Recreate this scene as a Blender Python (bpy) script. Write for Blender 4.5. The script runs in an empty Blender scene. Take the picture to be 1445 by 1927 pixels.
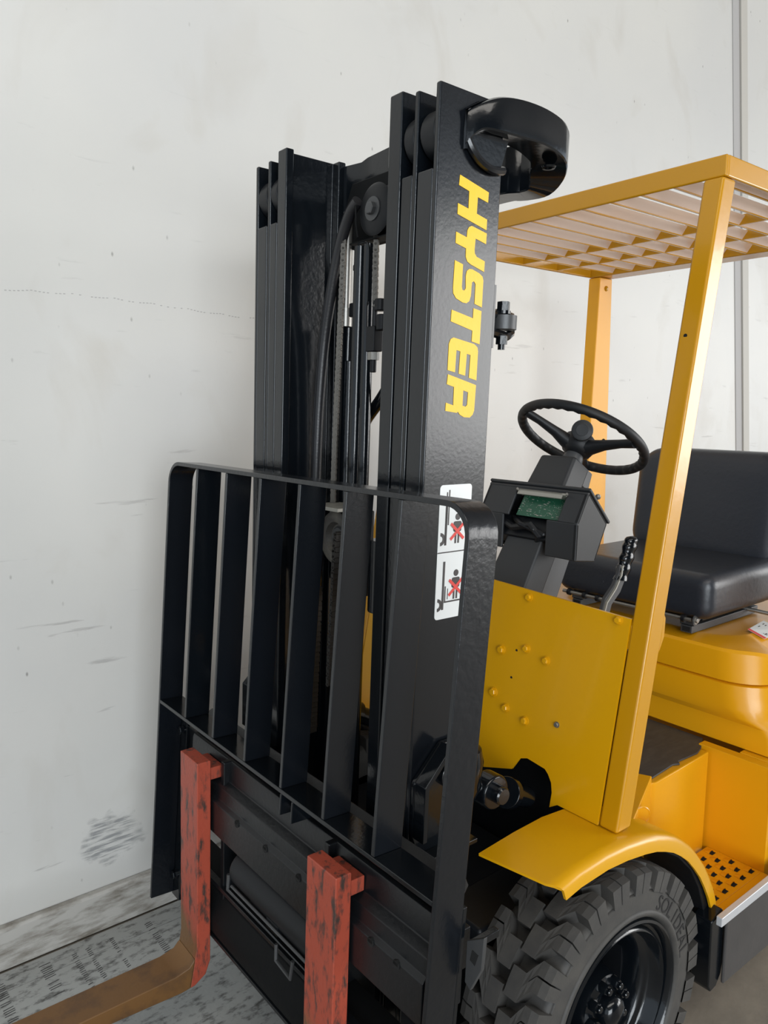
import bpy, bmesh, math, random
from mathutils import Vector, Matrix, noise
random.seed(4)
SC = bpy.context.scene
PI = math.pi

# ---------------------------------------------------------------- camera
CAM = Vector((-1.3079, -1.34233, 1.57476))
YAW, PIT, ROL = 0.893387, 0.134838, 0.007809
Fv = Vector((math.cos(PIT)*math.cos(YAW), math.cos(PIT)*math.sin(YAW), -math.sin(PIT)))
Rv = Fv.cross(Vector((0, 0, 1))).normalized()
Uv = Rv.cross(Fv)
R2 = Rv*math.cos(ROL)+Uv*math.sin(ROL)
U2 = Uv*math.cos(ROL)-Rv*math.sin(ROL)
cd = bpy.data.cameras.new('camera')
cam = bpy.data.objects.new('camera', cd)
SC.collection.objects.link(cam)
m = Matrix((R2, U2, -Fv)).transposed().to_4x4()
m.translation = CAM
cam.matrix_world = m
cd.sensor_fit = 'HORIZONTAL'
cd.sensor_width = 36
cd.lens = 36*1448.05/1445
cd.clip_start = .02
SC.camera = cam

# ---------------------------------------------------------------- light
w = bpy.data.worlds.new('world')
SC.world = w
w.use_nodes = True
nt = w.node_tree
bg = nt.nodes['Background']
bg.inputs[0].default_value = (.78, .89, 1.0, 1)
bg.inputs[1].default_value = 1.15


def area(name, loc, target, sx, sy, power, col):
    l = bpy.data.lights.new(name, 'AREA')
    l.shape = 'RECTANGLE'
    l.size, l.size_y, l.energy, l.color = sx, sy, power, col
    o = bpy.data.objects.new(name, l)
    SC.collection.objects.link(o)
    o.location = loc
    o.rotation_euler = (Vector(target)-Vector(loc)).to_track_quat('-Z', 'Y').to_euler()
    return o


# daylight through the open side of the shed, plus added unseen fill lights
area('daylight_doorway', (8.5, -7.5, 2.1), (1.5, 0, 1.5), 6.0, 3.7, 520, (1.0, .985, .96))
area('daylight_side_door', (10.8, -4.6, 2.4), (0, -.3, 1.6), 5.5, 3.3, 260, (1.0, .98, .95))
area('added_wall_fill', (-4.2, -7.5, 2.0), (-.8, .8, .4), 5.0, 3.7, 600, (.90, .96, 1.0))  # added fill with no known doorway, brightens the low left wall
area('added_overhead_fill', (-1.2, -3.0, 5.45), (-.3, -.2, 0), 6.5, 2.2, 230, (1.0, .96, .89))  # added overhead fill, no opening in the roof is known
SC.view_settings.view_transform = 'Standard'
SC.view_settings.look = 'None'
SC.view_settings.exposure = -0.30
SC.view_settings.gamma = 1
SC.view_settings.use_curve_mapping = False

# ---------------------------------------------------------------- materials
MATS = {}


def mat(name, col, rough=.5, metal=0, coat=0, bump=None, col2=None, mix=None, spec=.5, rvar=None, bumps2=None):
    """bump=(scale,strength[,dist]); col2+mix=(scale,lo,hi[,detail,stretch]) second colour in noise patches"""
    if name in MATS:
        return MATS[name]
    M = bpy.data.materials.new(name)
    M.use_nodes = True
    n = M.node_tree.nodes
    L = M.node_tree.links
    b = n['Principled BSDF']
    b.inputs['Base Color'].default_value = (*col, 1)
    b.inputs['Roughness'].default_value = rough
    b.inputs['Metallic'].default_value = metal
    b.inputs['Coat Weight'].default_value = coat
    b.inputs['Coat Roughness'].default_value = .08
    b.inputs['Specular IOR Level'].default_value = spec
    g = n.new('ShaderNodeNewGeometry')
    if col2:
        mp = n.new('ShaderNodeMapping')
        st = mix[4] if len(mix) > 4 else (1, 1, 1)
        mp.inputs['Scale'].default_value = st
        L.new(g.outputs['Position'], mp.inputs[0])
        t = n.new('ShaderNodeTexNoise')
        t.inputs['Scale'].default_value = mix[0]
        t.inputs['Detail'].default_value = mix[3] if len(mix) > 3 else 6
        t.inputs['Roughness'].default_value = .65
        L.new(mp.outputs[0], t.inputs[0])
        r = n.new('ShaderNodeMapRange')
        r.inputs['From Min'].default_value = mix[1]
        r.inputs['From Max'].default_value = mix[2]
        L.new(t.outputs[0], r.inputs[0])
        mx = n.new('ShaderNodeMix')
        mx.data_type = 'RGBA'
        mx.inputs[6].default_value = (*col, 1)
        mx.inputs[7].default_value = (*col2, 1)
        L.new(r.outputs[0], mx.inputs[0])
        L.new(mx.outputs[2], b.inputs['Base Color'])
        M['mixnode'] = mx.name
        if rvar is not None:
            rr = n.new('ShaderNodeMapRange')
            rr.inputs['To Min'].default_value = rough
            rr.inputs['To Max'].default_value = rvar
            L.new(r.outputs[0], rr.inputs[0])
            L.new(rr.outputs[0], b.inputs['Roughness'])
    if bump:
        t = n.new('ShaderNodeTexNoise')
        t.inputs['Scale'].default_value = bump[0]
        t.inputs['Detail'].default_value = 3
        L.new(g.outputs['Position'], t.inputs[0])
        bp = n.new('ShaderNodeBump')
        bp.inputs['Strength'].default_value = bump[1]
        bp.inputs['Distance'].default_value = bump[2] if len(bump) > 2 else .002
        L.new(t.outputs[0], bp.inputs['Height'])
        L.new(bp.outputs[0], b.inputs['Normal'])
        if coat:
            L.new(bp.outputs[0], b.inputs['Coat Normal'])
    MATS[name] = M
    return M


BLACK = mat('black_gloss_paint', (.004, .0055, .0075), .14, bump=(90, .10, .002), spec=.5)
BLACKR = mat('black_brushed_paint', (.005, .0065, .009), .20, bump=(130, .10, .0016), spec=.6)
BLACKB = mat('black_brush_marked_paint', (.005, .0065, .009), .24, bump=(75, .42, .0016), spec=.55)
PLATEB = mat('lit_black_plate', (.017, .017, .018), .33, bump=(80, .3, .002), spec=.6)  # lighter black: light falling on the top plate is put into the colour
BLACKD = mat('dull_black_steel', (.006, .0065, .007), .6, bump=(60, .3), spec=.12)  # low-sheen black for inner mast and lower carriage parts
BLACKC = mat('carriage_black_paint', (.006, .007, .0085), .34, bump=(90, .25, .002), spec=.38)
BLACKM = mat('black_satin_paint', (.006, .007, .009), .45, bump=(60, .15), spec=.32)
YEL = mat('yellow_paint', (.66, .325, .002), .30, coat=.12, bump=(35, .10, .002))
SLATM = mat('lit_slat_paint', (.93, .74, .63), .24, coat=.6, bump=(40, .15, .002))  # near-white instead of guard yellow, standing for light reflected off the slats
YELG = mat('guard_yellow_paint', (.54, .25, .002), .26, coat=.2, bump=(50, .12, .002))
ORANGE = mat('orange_yellow_paint', (.74, .335, .005), .3, coat=.12, bump=(35, .10, .002))
ORANGEM = mat('satin_orange_paint', (.80, .36, .008), .45, bump=(60, .2, .002))
DECY = mat('yellow_lettering', (.90, .53, .012), .38, bump=(150, .2, .001))
RED = mat('worn_red_paint', (.35, .062, .034), .46, col2=(.050, .034, .028), mix=(46, .50, .63, 10, (1, 1, .36)), bump=(120, .35, .002))
RUST = mat('brown_worn_steel', (.165, .078, .022), .55, col2=(.06, .032, .018), mix=(9, .48, .72, 7), bump=(120, .3, .001))
RUBBER = mat('tyre_rubber', (.046, .044, .042), .62, col2=(.066, .062, .056), mix=(18, .4, .7), bump=(250, .25, .001))
RUBD = mat('shaded_letter_rubber', (.016, .015, .015), .75)  # raised letters only: embossing shade put into a darker rubber colour
VINYL = mat('black_vinyl', (.018, .021, .028), .38, bump=(70, .22, .003), spec=.6)
PLAS = mat('dark_plastic', (.026, .028, .031), .5, bump=(400, .12, .0006))
PLAS2 = mat('grey_plastic', (.070, .072, .076), .42, bump=(30, .1, .001))
GRIPM = mat('wheel_rubber', (.008, .009, .011), .5)
STEEL = mat('dull_steel', (.30, .29, .27), .38, metal=.8, bump=(90, .2, .001))
DSTEEL = mat('dark_steel', (.085, .087, .09), .45, metal=.5, bump=(120, .3, .001))
CHROME = mat('bright_steel', (.62, .62, .62), .22, metal=1)
CHAINM = mat('chain_steel', (.13, .12, .105), .45, metal=.55)
WHITE = mat('white_sticker', (.78, .80, .80), .35)
ICON = mat('icon_grey', (.06, .055, .055), .4)
ICONR = mat('icon_red', (.72, .07, .06), .4)
PCB = mat('circuit_board_green', (.012, .085, .045), .35, col2=(.22, .42, .32), mix=(160, .66, .70, 2))
MATM = mat('rubber_mat', (.040, .040, .042), .55, col2=(.065, .062, .06), mix=(14, .45, .7, 6, (1, 3, 1)), bump=(60, .3, .002))
SILV = mat('silver_paint', (.60, .61, .63), .3, metal=.25, bump=(80, .2, .001))
CHAR = mat('charcoal_panel_paint', (.045, .044, .045), .32, col2=(.075, .07, .068), mix=(3, .4, .7), bump=(40, .15))
DARK = mat('dark_opening', (.004, .004, .004), .9)
PLATEZ = mat('zinc_plate', (.38, .37, .33), .45, metal=.4, bump=(200, .2, .001))
TRIMM = mat('trim_paint', (.47, .45, .41), .6, bump=(30, .2))
TRIMG = mat('joint_paint', (.40, .39, .385), .65, bump=(30, .2))


def worn_towards_heel(M):
    """bare brown steel where the paint is worn off near the heel"""
    n, L = M.node_tree.nodes, M.node_tree.links
    b = n['Principled BSDF']
    src = b.inputs['Base Color'].links[0].from_socket
    g = n.new('ShaderNodeNewGeometry')
    sx = n.new('ShaderNodeSeparateXYZ')
    L.new(g.outputs['Position'], sx.inputs[0])
    t = n.new('ShaderNodeTexNoise')
    t.inputs['Scale'].default_value = 9
    t.inputs['Detail'].default_value = 7
    L.new(g.outputs['Position'], t.inputs[0])
    ma = n.new('ShaderNodeMath')
    ma.operation = 'MULTIPLY_ADD'
    ma.inputs[1].default_value = .55
    L.new(t.outputs[0], ma.inputs[0])
    L.new(sx.outputs[2], ma.inputs[2])
    # only the front face (low x) is worn down to steel
    sn = n.new('ShaderNodeSeparateXYZ')
    L.new(g.outputs['True Normal'], sn.inputs[0])
    m2 = n.new('ShaderNodeMath')
    m2.operation = 'MULTIPLY_ADD'
    m2.inputs[1].default_value = .45
    L.new(sn.outputs[0], m2.inputs[0])
    L.new(ma.outputs[0], m2.inputs[2])
    r = n.new('ShaderNodeMapRange')
    r.inputs['From Min'].default_value = .25
    r.inputs['From Max'].default_value = .10
    L.new(m2.outputs[0], r.inputs[0])
    mx = n.new('ShaderNodeMix')
    mx.data_type = 'RGBA'
    mx.inputs[7].default_value = (.155, .080, .032, 1)
    L.new(r.outputs[0], mx.inputs[0])
    L.new(src, mx.inputs[6])
    L.new(mx.outputs[2], b.inputs['Base Color'])


worn_towards_heel(RED)


def wall_material():
    M = bpy.data.materials.new('painted_wall')
    M.use_nodes = True
    n, L = M.node_tree.nodes, M.node_tree.links
    b = n['Principled BSDF']
    b.inputs['Roughness'].default_value = .42
    g = n.new('ShaderNodeNewGeometry')

    def nz(scale, det, st=(1, 1, 1), rot=(0, 0, 0), dist=0):
        mp = n.new('ShaderNodeMapping')
        mp.inputs['Scale'].default_value = st
        mp.inputs['Rotation'].default_value = rot
        L.new(g.outputs['Position'], mp.inputs[0])
        t = n.new('ShaderNodeTexNoise')
        t.inputs['Scale'].default_value = scale
        t.inputs['Detail'].default_value = det
        t.inputs['Distortion'].default_value = dist
        L.new(mp.outputs[0], t.inputs[0])
        return t.outputs[0]

    def rng(s, a, c, lo=0, hi=1):
        r = n.new('ShaderNodeMapRange')
        for k, v in zip(('From Min', 'From Max', 'To Min', 'To Max'), (a, c, lo, hi)):
            r.inputs[k].default_value = v
        L.new(s, r.inputs[0])
        return r.outputs[0]

    def math_(op, a, c):
        x = n.new('ShaderNodeMath')
        x.operation = op
        for i, v in enumerate((a, c)):
            if isinstance(v, (int, float)):
                x.inputs[i].default_value = v
            else:
                L.new(v, x.inputs[i])
        return x.outputs[0]

    def mix(f, a, c):
        x = n.new('ShaderNodeMix')
        x.data_type = 'RGBA'
        L.new(f, x.inputs[0])
        for i, v in ((6, a), (7, c)):
            if isinstance(v, tuple):
                x.inputs[i].default_value = (*v, 1)
            else:
                L.new(v, x.inputs[i])
        return x.outputs[2]
    base = mix(rng(nz(1.3, 6), .35, .7), (.61, .60, .57), (.56, .555, .54))
    # faint dirt clouds
    base = mix(rng(nz(3.2, 8, (1, 1, .7), dist=.6), .55, .78, 0, .60), base, (.47, .44, .39))
    # small specks: voronoi cells
    mp = n.new('ShaderNodeMapping')
    mp.inputs['Scale'].default_value = (1.5, 1, .8)
    L.new(g.outputs['Position'], mp.inputs[0])
    v = n.new('ShaderNodeTexVoronoi')
    v.inputs['Scale'].default_value = 13
    v.inputs['Randomness'].default_value = 1
    L.new(mp.outputs[0], v.inputs[0])
    sp = rng(v.outputs['Distance'], .025, .085, 1, 0)
    sp = math_('MULTIPLY', sp, rng(nz(5, 3), .49, .62))
    base = mix(math_('MULTIPLY', sp, .75), base, (.16, .15, .14))
    # slanting scuffs, denser low down
    sc = rng(nz(5, 7, (1, 1, 9), (0, .45, 0), .3), .67, .74)
    sx = n.new('ShaderNodeSeparateXYZ')
    L.new(g.outputs['Position'], sx.inputs[0])
    sc = math_('MULTIPLY', sc, rng(sx.outputs[2], 0, 2.6, .8, .10))
    base = mix(sc, base, (.33, .32, .31))
    # the gouged patch low on the wall
    dx = math_('MULTIPLY', math_('SUBTRACT', sx.outputs[0], -.575), 1 / .085)
    dz = math_('MULTIPLY', math_('SUBTRACT', sx.outputs[2], .275), 1 / .075)
    rr = math_('SQRT', math_('ADD', math_('MULTIPLY', dx, dx), math_('MULTIPLY', dz, dz)), 0)
    rr = math_('ADD', rr, rng(nz(22, 4), .3, .7, -.35, .35))
    patch = rng(rr, .75, 1.15, 1, 0)
    st = rng(nz(15, 9, (1, 1, 8), (0, .62, 0), .1), .44, .60, .10, .80)
    base = mix(math_('MULTIPLY', patch, st), base, (.20, .205, .21))
    L.new(base, b.inputs['Base Color'])
    bp = n.new('ShaderNodeBump')
    bp.inputs['Strength'].default_value = .35
    bp.inputs['Distance'].default_value = .004
    h = math_('ADD', nz(9, 8), math_('MULTIPLY', sc, -.8))
    h = math_('SUBTRACT', h, math_('MULTIPLY', math_('MULTIPLY', patch, st), 1.5))
    L.new(h, bp.inputs['Height'])
    L.new(bp.outputs[0], b.inputs['Normal'])
    return M


WALLM = wall_material()
FLOORM = mat('concrete_floor', (.30, .265, .215), .55, col2=(.20, .18, .15), mix=(5, .35, .7, 9), bump=(70, .3, .002))
PLANKM = mat('worn_white_boards', (.40, .41, .40), .5, col2=(.10, .10, .095), mix=(34, .50, .66, 12, (.7, 1.4, 1)), bump=(60, .4, .002))
TIMBER = mat('dirty_skirting_timber', (.47, .455, .425), .6, col2=(.20, .18, .15), mix=(6, .45, .62, 12, (.9, 1, 4)), bump=(40, .4, .003))
ROOFM = mat('roof_sheet', (.16, .15, .14), .7)

# ---------------------------------------------------------------- mesh builder


class G:
    def __init__(self):
        self.v = []
        self.f = []
        self.mi = []

    def add(self, vs, fs, mi=0):
        b = len(self.v)
        self.v += [Vector(p) for p in vs]
        self.f += [tuple(b+i for i in f) for f in fs]
        self.mi += [mi]*len(fs)
        return self

    def box(self, x0, x1, y0, y1, z0, z1, mi=0):
        vs = [(x, y, z) for x in (x0, x1) for y in (y0, y1) for z in (z0, z1)]
        return self.add(vs, [(0, 1, 3, 2), (4, 6, 7, 5), (0, 4, 5, 1), (2, 3, 7, 6), (0, 2, 6, 4), (1, 5, 7, 3)], mi)

    def prism(self, poly, ax, a, b, mi=0):
        """poly in the two remaining axes (in xyz order) extruded along ax from a to b"""
        def P(p, t):
            return {'x': (t, p[0], p[1]), 'y': (p[0], t, p[1]), 'z': (p[0], p[1], t)}[ax]
        n = len(poly)
        vs = [P(p, a) for p in poly]+[P(p, b) for p in poly]
        fs = [tuple(range(n))[::-1], tuple(range(n, 2*n))]
        fs += [(i, (i+1) % n, n+(i+1) % n, n+i) for i in range(n)]
        return self.add(vs, fs, mi)

    def sweep(self, pts, sec, closed=False, up=None, mi=0):
        """sweep a closed 2D section along points"""
        pts = [Vector(p) for p in pts]
        n = len(pts)
        m_ = len(sec)
        vs = []
        T0 = None
        for i, p in enumerate(pts):
            if closed:
                t = (pts[(i+1) % n]-pts[i-1]).normalized()
            elif i == 0:
                t = (pts[1]-p).normalized()
            elif i == n-1:
                t = (p-pts[i-1]).normalized()
            else:
                t = ((pts[i+1]-p).normalized()+(p-pts[i-1]).normalized()).normalized()
            if up is not None:
                s = t.cross(Vector(up)).normalized()
                u = s.cross(t)
            else:
                if T0 is None:
                    a = Vector((0, 0, 1)) if abs(t.z) < .9 else Vector((1, 0, 0))
                    s = t.cross(a).normalized()
                else:
                    s = (s-t*s.dot(t)).normalized()
                u = s.cross(t)
            T0 = t
            for q in sec:
                vs.append(p+s*q[0]+u*q[1])
        fs = []
        for i in range(n if closed else n-1):
            for k in range(m_):
                a = i*m_+k
                b = i*m_+(k+1) % m_
                c = ((i+1) % n)*m_+(k+1) % m_
                d = ((i+1) % n)*m_+k
                fs.append((a, b, c, d))
        if not closed:
            fs.append(tuple(range(m_))[::-1])
            fs.append(tuple((n-1)*m_+k for k in range(m_)))
        return self.add(vs, fs, mi)

    def tube(self, pts, r, n=12, closed=False, mi=0):
        return self.sweep(pts, [(r*math.cos(2*PI*k/n), r*math.sin(2*PI*k/n)) for k in range(n)], closed, mi=mi)

    def lathe(self, prof, c, ax, n=32, mi=0, ph=0, cap=True):
        """prof list of (radius, along-axis) revolved about the line through c in direction ax"""
        c = Vector(c)
        ax = Vector(ax).normalized()
        a = Vector((0, 0, 1)) if abs(ax.z) < .9 else Vector((1, 0, 0))
        s = ax.cross(a).normalized()
        u = s.cross(ax)
        vs = []
        for r, h in prof:
            for k in range(n):
                t = 2*PI*k/n+ph
                vs.append(c+ax*h+(s*math.cos(t)+u*math.sin(t))*max(r, 1e-5))
        fs = []
        for i in range(len(prof)-1):
            for k in range(n):
                fs.append((i*n+k, i*n+(k+1) % n, (i+1)*n+(k+1) % n, (i+1)*n+k))
        if cap and prof[0][0] > 1e-4:
            fs.append(tuple(range(n))[::-1])
        if cap and prof[-1][0] > 1e-4:
            fs.append(tuple((len(prof)-1)*n+k for k in range(n)))
        return self.add(vs, fs, mi)

    def cyl(self, a, b, r, n=16, r2=None, mi=0):
        a, b = Vector(a), Vector(b)
        L = (b-a).length
        return self.lathe([(r, 0), (r if r2 is None else r2, L)], a, b-a, n, mi)


def smooth_path(P, n=6):
    out = []
    P = [Vector(p) for p in P]
    for i in range(len(P)-1):
        p0, p1, p2, p3 = P[max(i-1, 0)], P[i], P[i+1], P[min(i+2, len(P)-1)]
        for k in range(n):
            t = k/n
            out.append(.5*((2*p1)+(p2-p0)*t+(2*p0-5*p1+4*p2-p3)*t*t+(3*p1-p0-3*p2+p3)*t**3))
    out.append(P[-1])
    return out


def wpos(o):
    p = Vector((0, 0, 0))
    while o is not None:
        p += o.location
        o = o.parent
    return p


def obj(name, g, material, parent=None, T=None, bevel=0, smooth=True, subsurf=0, seg=2, label=None, ang=35):
    vs = [T(v) if T else v for v in g.v]
    lo = Vector([min(v[i] for v in vs) for i in range(3)])
    hi = Vector([max(v[i] for v in vs) for i in range(3)])
    c = (lo+hi)/2
    me = bpy.data.meshes.new(name)
    me.from_pydata([v-c for v in vs], [], g.f)
    mats = material if isinstance(material, (list, tuple)) else [material]
    for mm in mats:
        me.materials.append(mm)
    if len(mats) > 1:
        me.polygons.foreach_set('material_index', g.mi)
    bm = bmesh.new()
    bm.from_mesh(me)
    bmesh.ops.recalc_face_normals(bm, faces=bm.faces)
    bm.to_mesh(me)
    bm.free()
    o = bpy.data.objects.new(name, me)
    SC.collection.objects.link(o)
    if parent is not None:
        o.parent = parent
        o.location = c-wpos(parent)
    else:
        o.location = c
    if smooth:
        me.polygons.foreach_set('use_smooth', [True]*len(me.polygons))
    if bevel:
        md = o.modifiers.new('bevel', 'BEVEL')
        md.width = bevel
        md.segments = seg
        md.limit_method = 'ANGLE'
        md.angle_limit = math.radians(ang)
        md.harden_normals = True
    elif smooth and not subsurf:
        md = o.modifiers.new('edges', 'EDGE_SPLIT')
        md.split_angle = math.radians(ang)
    if subsurf:
        md = o.modifiers.new('sub', 'SUBSURF')
        md.levels = md.render_levels = subsurf
    if label:
        o['label'] = label
    return o


def empty(name, loc, parent=None):
    o = bpy.data.objects.new(name, None)
    SC.collection.objects.link(o)
    o.empty_display_size = .1
    if parent is not None:
        o.parent = parent
        o.location = Vector(loc)-wpos(parent)
    else:
        o.location = loc
    return o


def tag(o, label=None, cat=None, group=None, kind=None):
    if label:
        o['label'] = label
    if cat:
        o['category'] = cat
    if group:
        o['group'] = group
    if kind:
        o['kind'] = kind
    return o


def twin(o, loc, parent=None):
    c = o.copy()
    SC.collection.objects.link(c)
    p = parent or o.parent
    c.parent = p
    c.location = Vector(loc)-(wpos(p) if p else Vector())
    return c


def hexbolt(c, ax, r, h, wr=None, ph=0):
    """hex head with a washer, standing proud from c along ax"""
    g = G()
    c = Vector(c)
    ax = Vector(ax).normalized()
    if wr:
        g.lathe([(wr, 0), (wr, h*.22)], c, ax, 16)
    g.lathe([(r, 0), (r, h*.85), (r*.86, h)], c, ax, 6, ph=ph)
    return g


# mast frame: u rearward, v lateral, w up the mast
TILT, TB, MR, MX, UB = .01363, .06509, -.02798, -.41181, -.14481


def Tm(p):
    u, v, ww = p
    x = MX+u*math.cos(TILT)+ww*math.sin(TILT)
    z = -u*math.sin(TILT)+ww*math.cos(TILT)
    return Vector((x, v+MR*(z-1.2), z))


BX = MX+UB+.8*math.sin(TILT)-.8*math.sin(TB)


def Tb(p):
    u, v, ww = p
    x = BX+u*math.cos(TB)+ww*math.sin(TB)
    z = -u*math.sin(TB)+ww*math.cos(TB)
    return Vector((x, v+MR*(z-1.2), z))


TK = .0136
_p0 = Tb((0, 0, .754))


def Tk(p):      # carriage and forks hang plumb from the top of the fork bar
    u, v, ww = p
    x = _p0.x+u*math.cos(TK)+(ww-.754)*math.sin(TK)
    z = _p0.z-u*math.sin(TK)+(ww-.754)*math.cos(TK)
    return Vector((x, v+MR*(z-1.2), z))


YW = .8714      # wall face
# ================================================================= setting
wall = obj('wall_back', G().box(-7, 9, YW, YW+.2, 0, 5.5), WALLM, smooth=False)
tag(wall, kind='structure')
fl = obj('floor', G().box(-8, 11, -9, YW+.2, -.12, 0), FLOORM, smooth=False)
tag(fl, kind='structure')
ce = obj('ceiling', G().box(-8, 11, -9, YW+.2, 5.5, 5.6), ROOFM, smooth=False)
tag(ce, kind='structure')
wf_ = obj('unseen_dark_wall', G().box(-1.6, 5.4, -7.8, -7.6, 0, 5.5), mat('dark_reflection_wall', (.045, .045, .05), .9), smooth=False)  # unseen wall, added and kept dark so the black paint reflects darkness
tag(wf_, kind='structure')

# baseboard: two lengths of dirty timber, slightly proud of the wall
bb = empty('baseboard_back', (0, YW, 0))
tag(bb, kind='structure')
bx = [-7, -2.1, 1.6, 5.2, 9]
for i in range(4):
    obj('board', G().prism([(YW-.028, .006), (YW-.002, .006), (YW-.002, .128), (YW-.022, .128), (YW-.028, .121)], 'x', bx[i]+.002, bx[i+1]-.002), TIMBER, bb, bevel=.002)
# worn painted boards along the wall
fb = empty('trim_1', (0, YW-.3, 0))
tag(fb, kind='structure')
ys = [YW-.045, YW-.30, YW-.74]
for i, (a, b_) in enumerate(((YW-.036, YW-.115), (YW-.117, YW-.74))):
    for (x0, x1) in ((-7, -1.9), (-1.898, .55), (.552, 3)):
        obj('board', G().box(x0, x1, b_, a, .0005, .006), PLANKM, fb, smooth=False)

g = G()
for (x0, w_) in ((-.805, .030), (-.727, .014), (-.688, .012), (-.508, .020), (-.925, .026), (-.62, .012)):
    y = .60
    while y < .80:
        if random.random() < .8:
            a = random.uniform(-.3, .3)
            g.prism([(x0-w_/2+random.uniform(-.003, .003), y), (x0+w_/2+random.uniform(-.003, .003), y+.003+a*.004), (x0+w_/2, y+.0055+a*.004), (x0-w_/2, y+.003)], 'z', .006, .0063)
        y += .0085
tag(obj('tyre_print', g, mat('tyre_print_black', (.05, .05, .05), .7), fb, smooth=False), kind='stuff')

# joint strip on the wall at the right


def wall_x(z, off):
    return 3.0218+(3.3886-z)*0.1560-.0+off-.1762 if False else 3.0218-(z-2.2593)*.1560+off


def strip(name, o0, o1, y0, y1, mt):
    g = G()
    vs = []
    for z in (.0, 5.5):
        for (o_, y) in ((o0, y1), (o1, y1), (o1, y0), (o0, y0)):
            vs.append((wall_x(z, o_), y, z))
    g.add(vs, [(0, 1, 2, 3), (4, 5, 6, 7), (0, 1, 5, 4), (1, 2, 6, 5), (2, 3, 7, 6), (3, 0, 4, 7)])
    return tag(obj(name, g, mt, smooth=False), kind='structure')


strip('trim_2', -.072, -.004, YW-.004, YW, TRIMG)
strip('trim_3', .0, .066, YW-.012, YW, TRIMM)

# dotted chalk line on the wall
g = G()
for i in range(92):
    if random.random() < .2:
        continue
    x = -.95+i*.0105
    z = 1.863+.012*math.sin(i*.05)-.004*abs(math.sin(i*.3))
    g.box(x, x+.005, YW-.0012, YW, z, z+.0022)
tag(obj('chalk_line', g, TRIMG, wall, smooth=False), kind='stuff')

# ================================================================= forklift
FK = empty('forklift', (0, 0, 0))
tag(FK, 'yellow and black counterbalance forklift parked beside the white wall', 'forklift')

# ---------------------------------------------------------------- overhead guard
GX0, GX1, GY, GZ, GH = .286, 1.2075, .4806, 2.10, .0445
g = G()
g.box(GX0, GX0+.008, -GY, GY, GZ-GH, GZ)
og = obj('overhead_guard', g, YELG, FK, bevel=.004)
obj('rear_beam', G().box(GX1-.085, GX1, -GY, GY, GZ-GH, GZ), YELG, og, bevel=.004)
for s in (-1, 1):
    obj('side_beam', G().box(GX0+.0085, GX1-.0855, min(s*GY, s*(GY-.012)), max(s*GY, s*(GY-.012)), GZ-GH, GZ), YELG, og, bevel=.004)
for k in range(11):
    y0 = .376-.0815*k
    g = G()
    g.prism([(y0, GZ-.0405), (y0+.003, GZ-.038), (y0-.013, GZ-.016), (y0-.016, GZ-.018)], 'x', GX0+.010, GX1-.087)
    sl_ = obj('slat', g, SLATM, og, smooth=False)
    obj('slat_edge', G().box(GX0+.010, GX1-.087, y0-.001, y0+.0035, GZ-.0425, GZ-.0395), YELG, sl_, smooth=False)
for x in (.745, .925):
    obj('cross_bar', G().box(x, x+.006, -GY+.0125, GY-.0125, GZ-.040, GZ-.014), YELG, og, smooth=False)


def pfx(z):
    return .015+.1937*(z-.696)


def apillar(s):
    g = G()
    vs = []
    for z in (.6945, GZ-GH-.001):
        xf = pfx(z)
        for (x, y) in ((xf, .4806), (xf, .435), (xf+.052, .435), (xf+.052, .4806)):
            vs.append((x, s*y, z))
    g.add(vs, [(0, 1, 2, 3), (4, 5, 6, 7), (0, 1, 5, 4), (1, 2, 6, 5), (2, 3, 7, 6), (3, 0, 4, 7)])
    return obj('front_post', g, YELG, og, bevel=.006)


apillar(-1)
apillar(1)
for s in (-1, 1):
    g = G()
    vs = []
    for z, xa, xb in ((.60, 1.075, 1.262), (1.05, 1.092, 1.225), (1.53, 1.105, 1.213), (GZ-GH-.001, 1.125, 1.2)):
        for (x, y) in ((xa, .4806), (xa, .431), (xb, .431), (xb, .4806)):
            vs.append((x, s*y, z))
    fs = [(0, 1, 2, 3), (12, 13, 14, 15)]
    for i in range(3):
        for k in range(4):
            fs.append((i*4+k, i*4+(k+1) % 4, i*4+4+(k+1) % 4, i*4+4+k))
    g.add(vs, fs)
    rp = obj('rear_post', g, ORANGEM, og, bevel=.004)
    if s == 1:
        obj('bolt_hole', G().cyl((1.19, .4315, 1.452), (1.19, .430, 1.452), .012, 20), DARK, og, smooth=False)
        obj('rivet', G().lathe([(.010, 0), (.009, .003), (.004, .0055), (0, .006)], (1.165, .431, 2.017), (0, -1, 0), 16), YELG, og)
zz = 1.729
obj('bolt_hole', G().cyl((pfx(zz)-.0005, -.452, zz), (pfx(zz)+.001, -.452, zz), .0042, 16), DARK, og, smooth=False)
# weld kink on the rear of the near front post
obj('weld_tab', G().prism([(pfx(1.13)+.05, 1.155), (pfx(1.13)+.062, 1.135), (pfx(1.13)+.060, 1.095), (pfx(1.1)+.048, 1.06)], 'y', -.478, -.44), YELG, og, bevel=.003)

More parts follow.
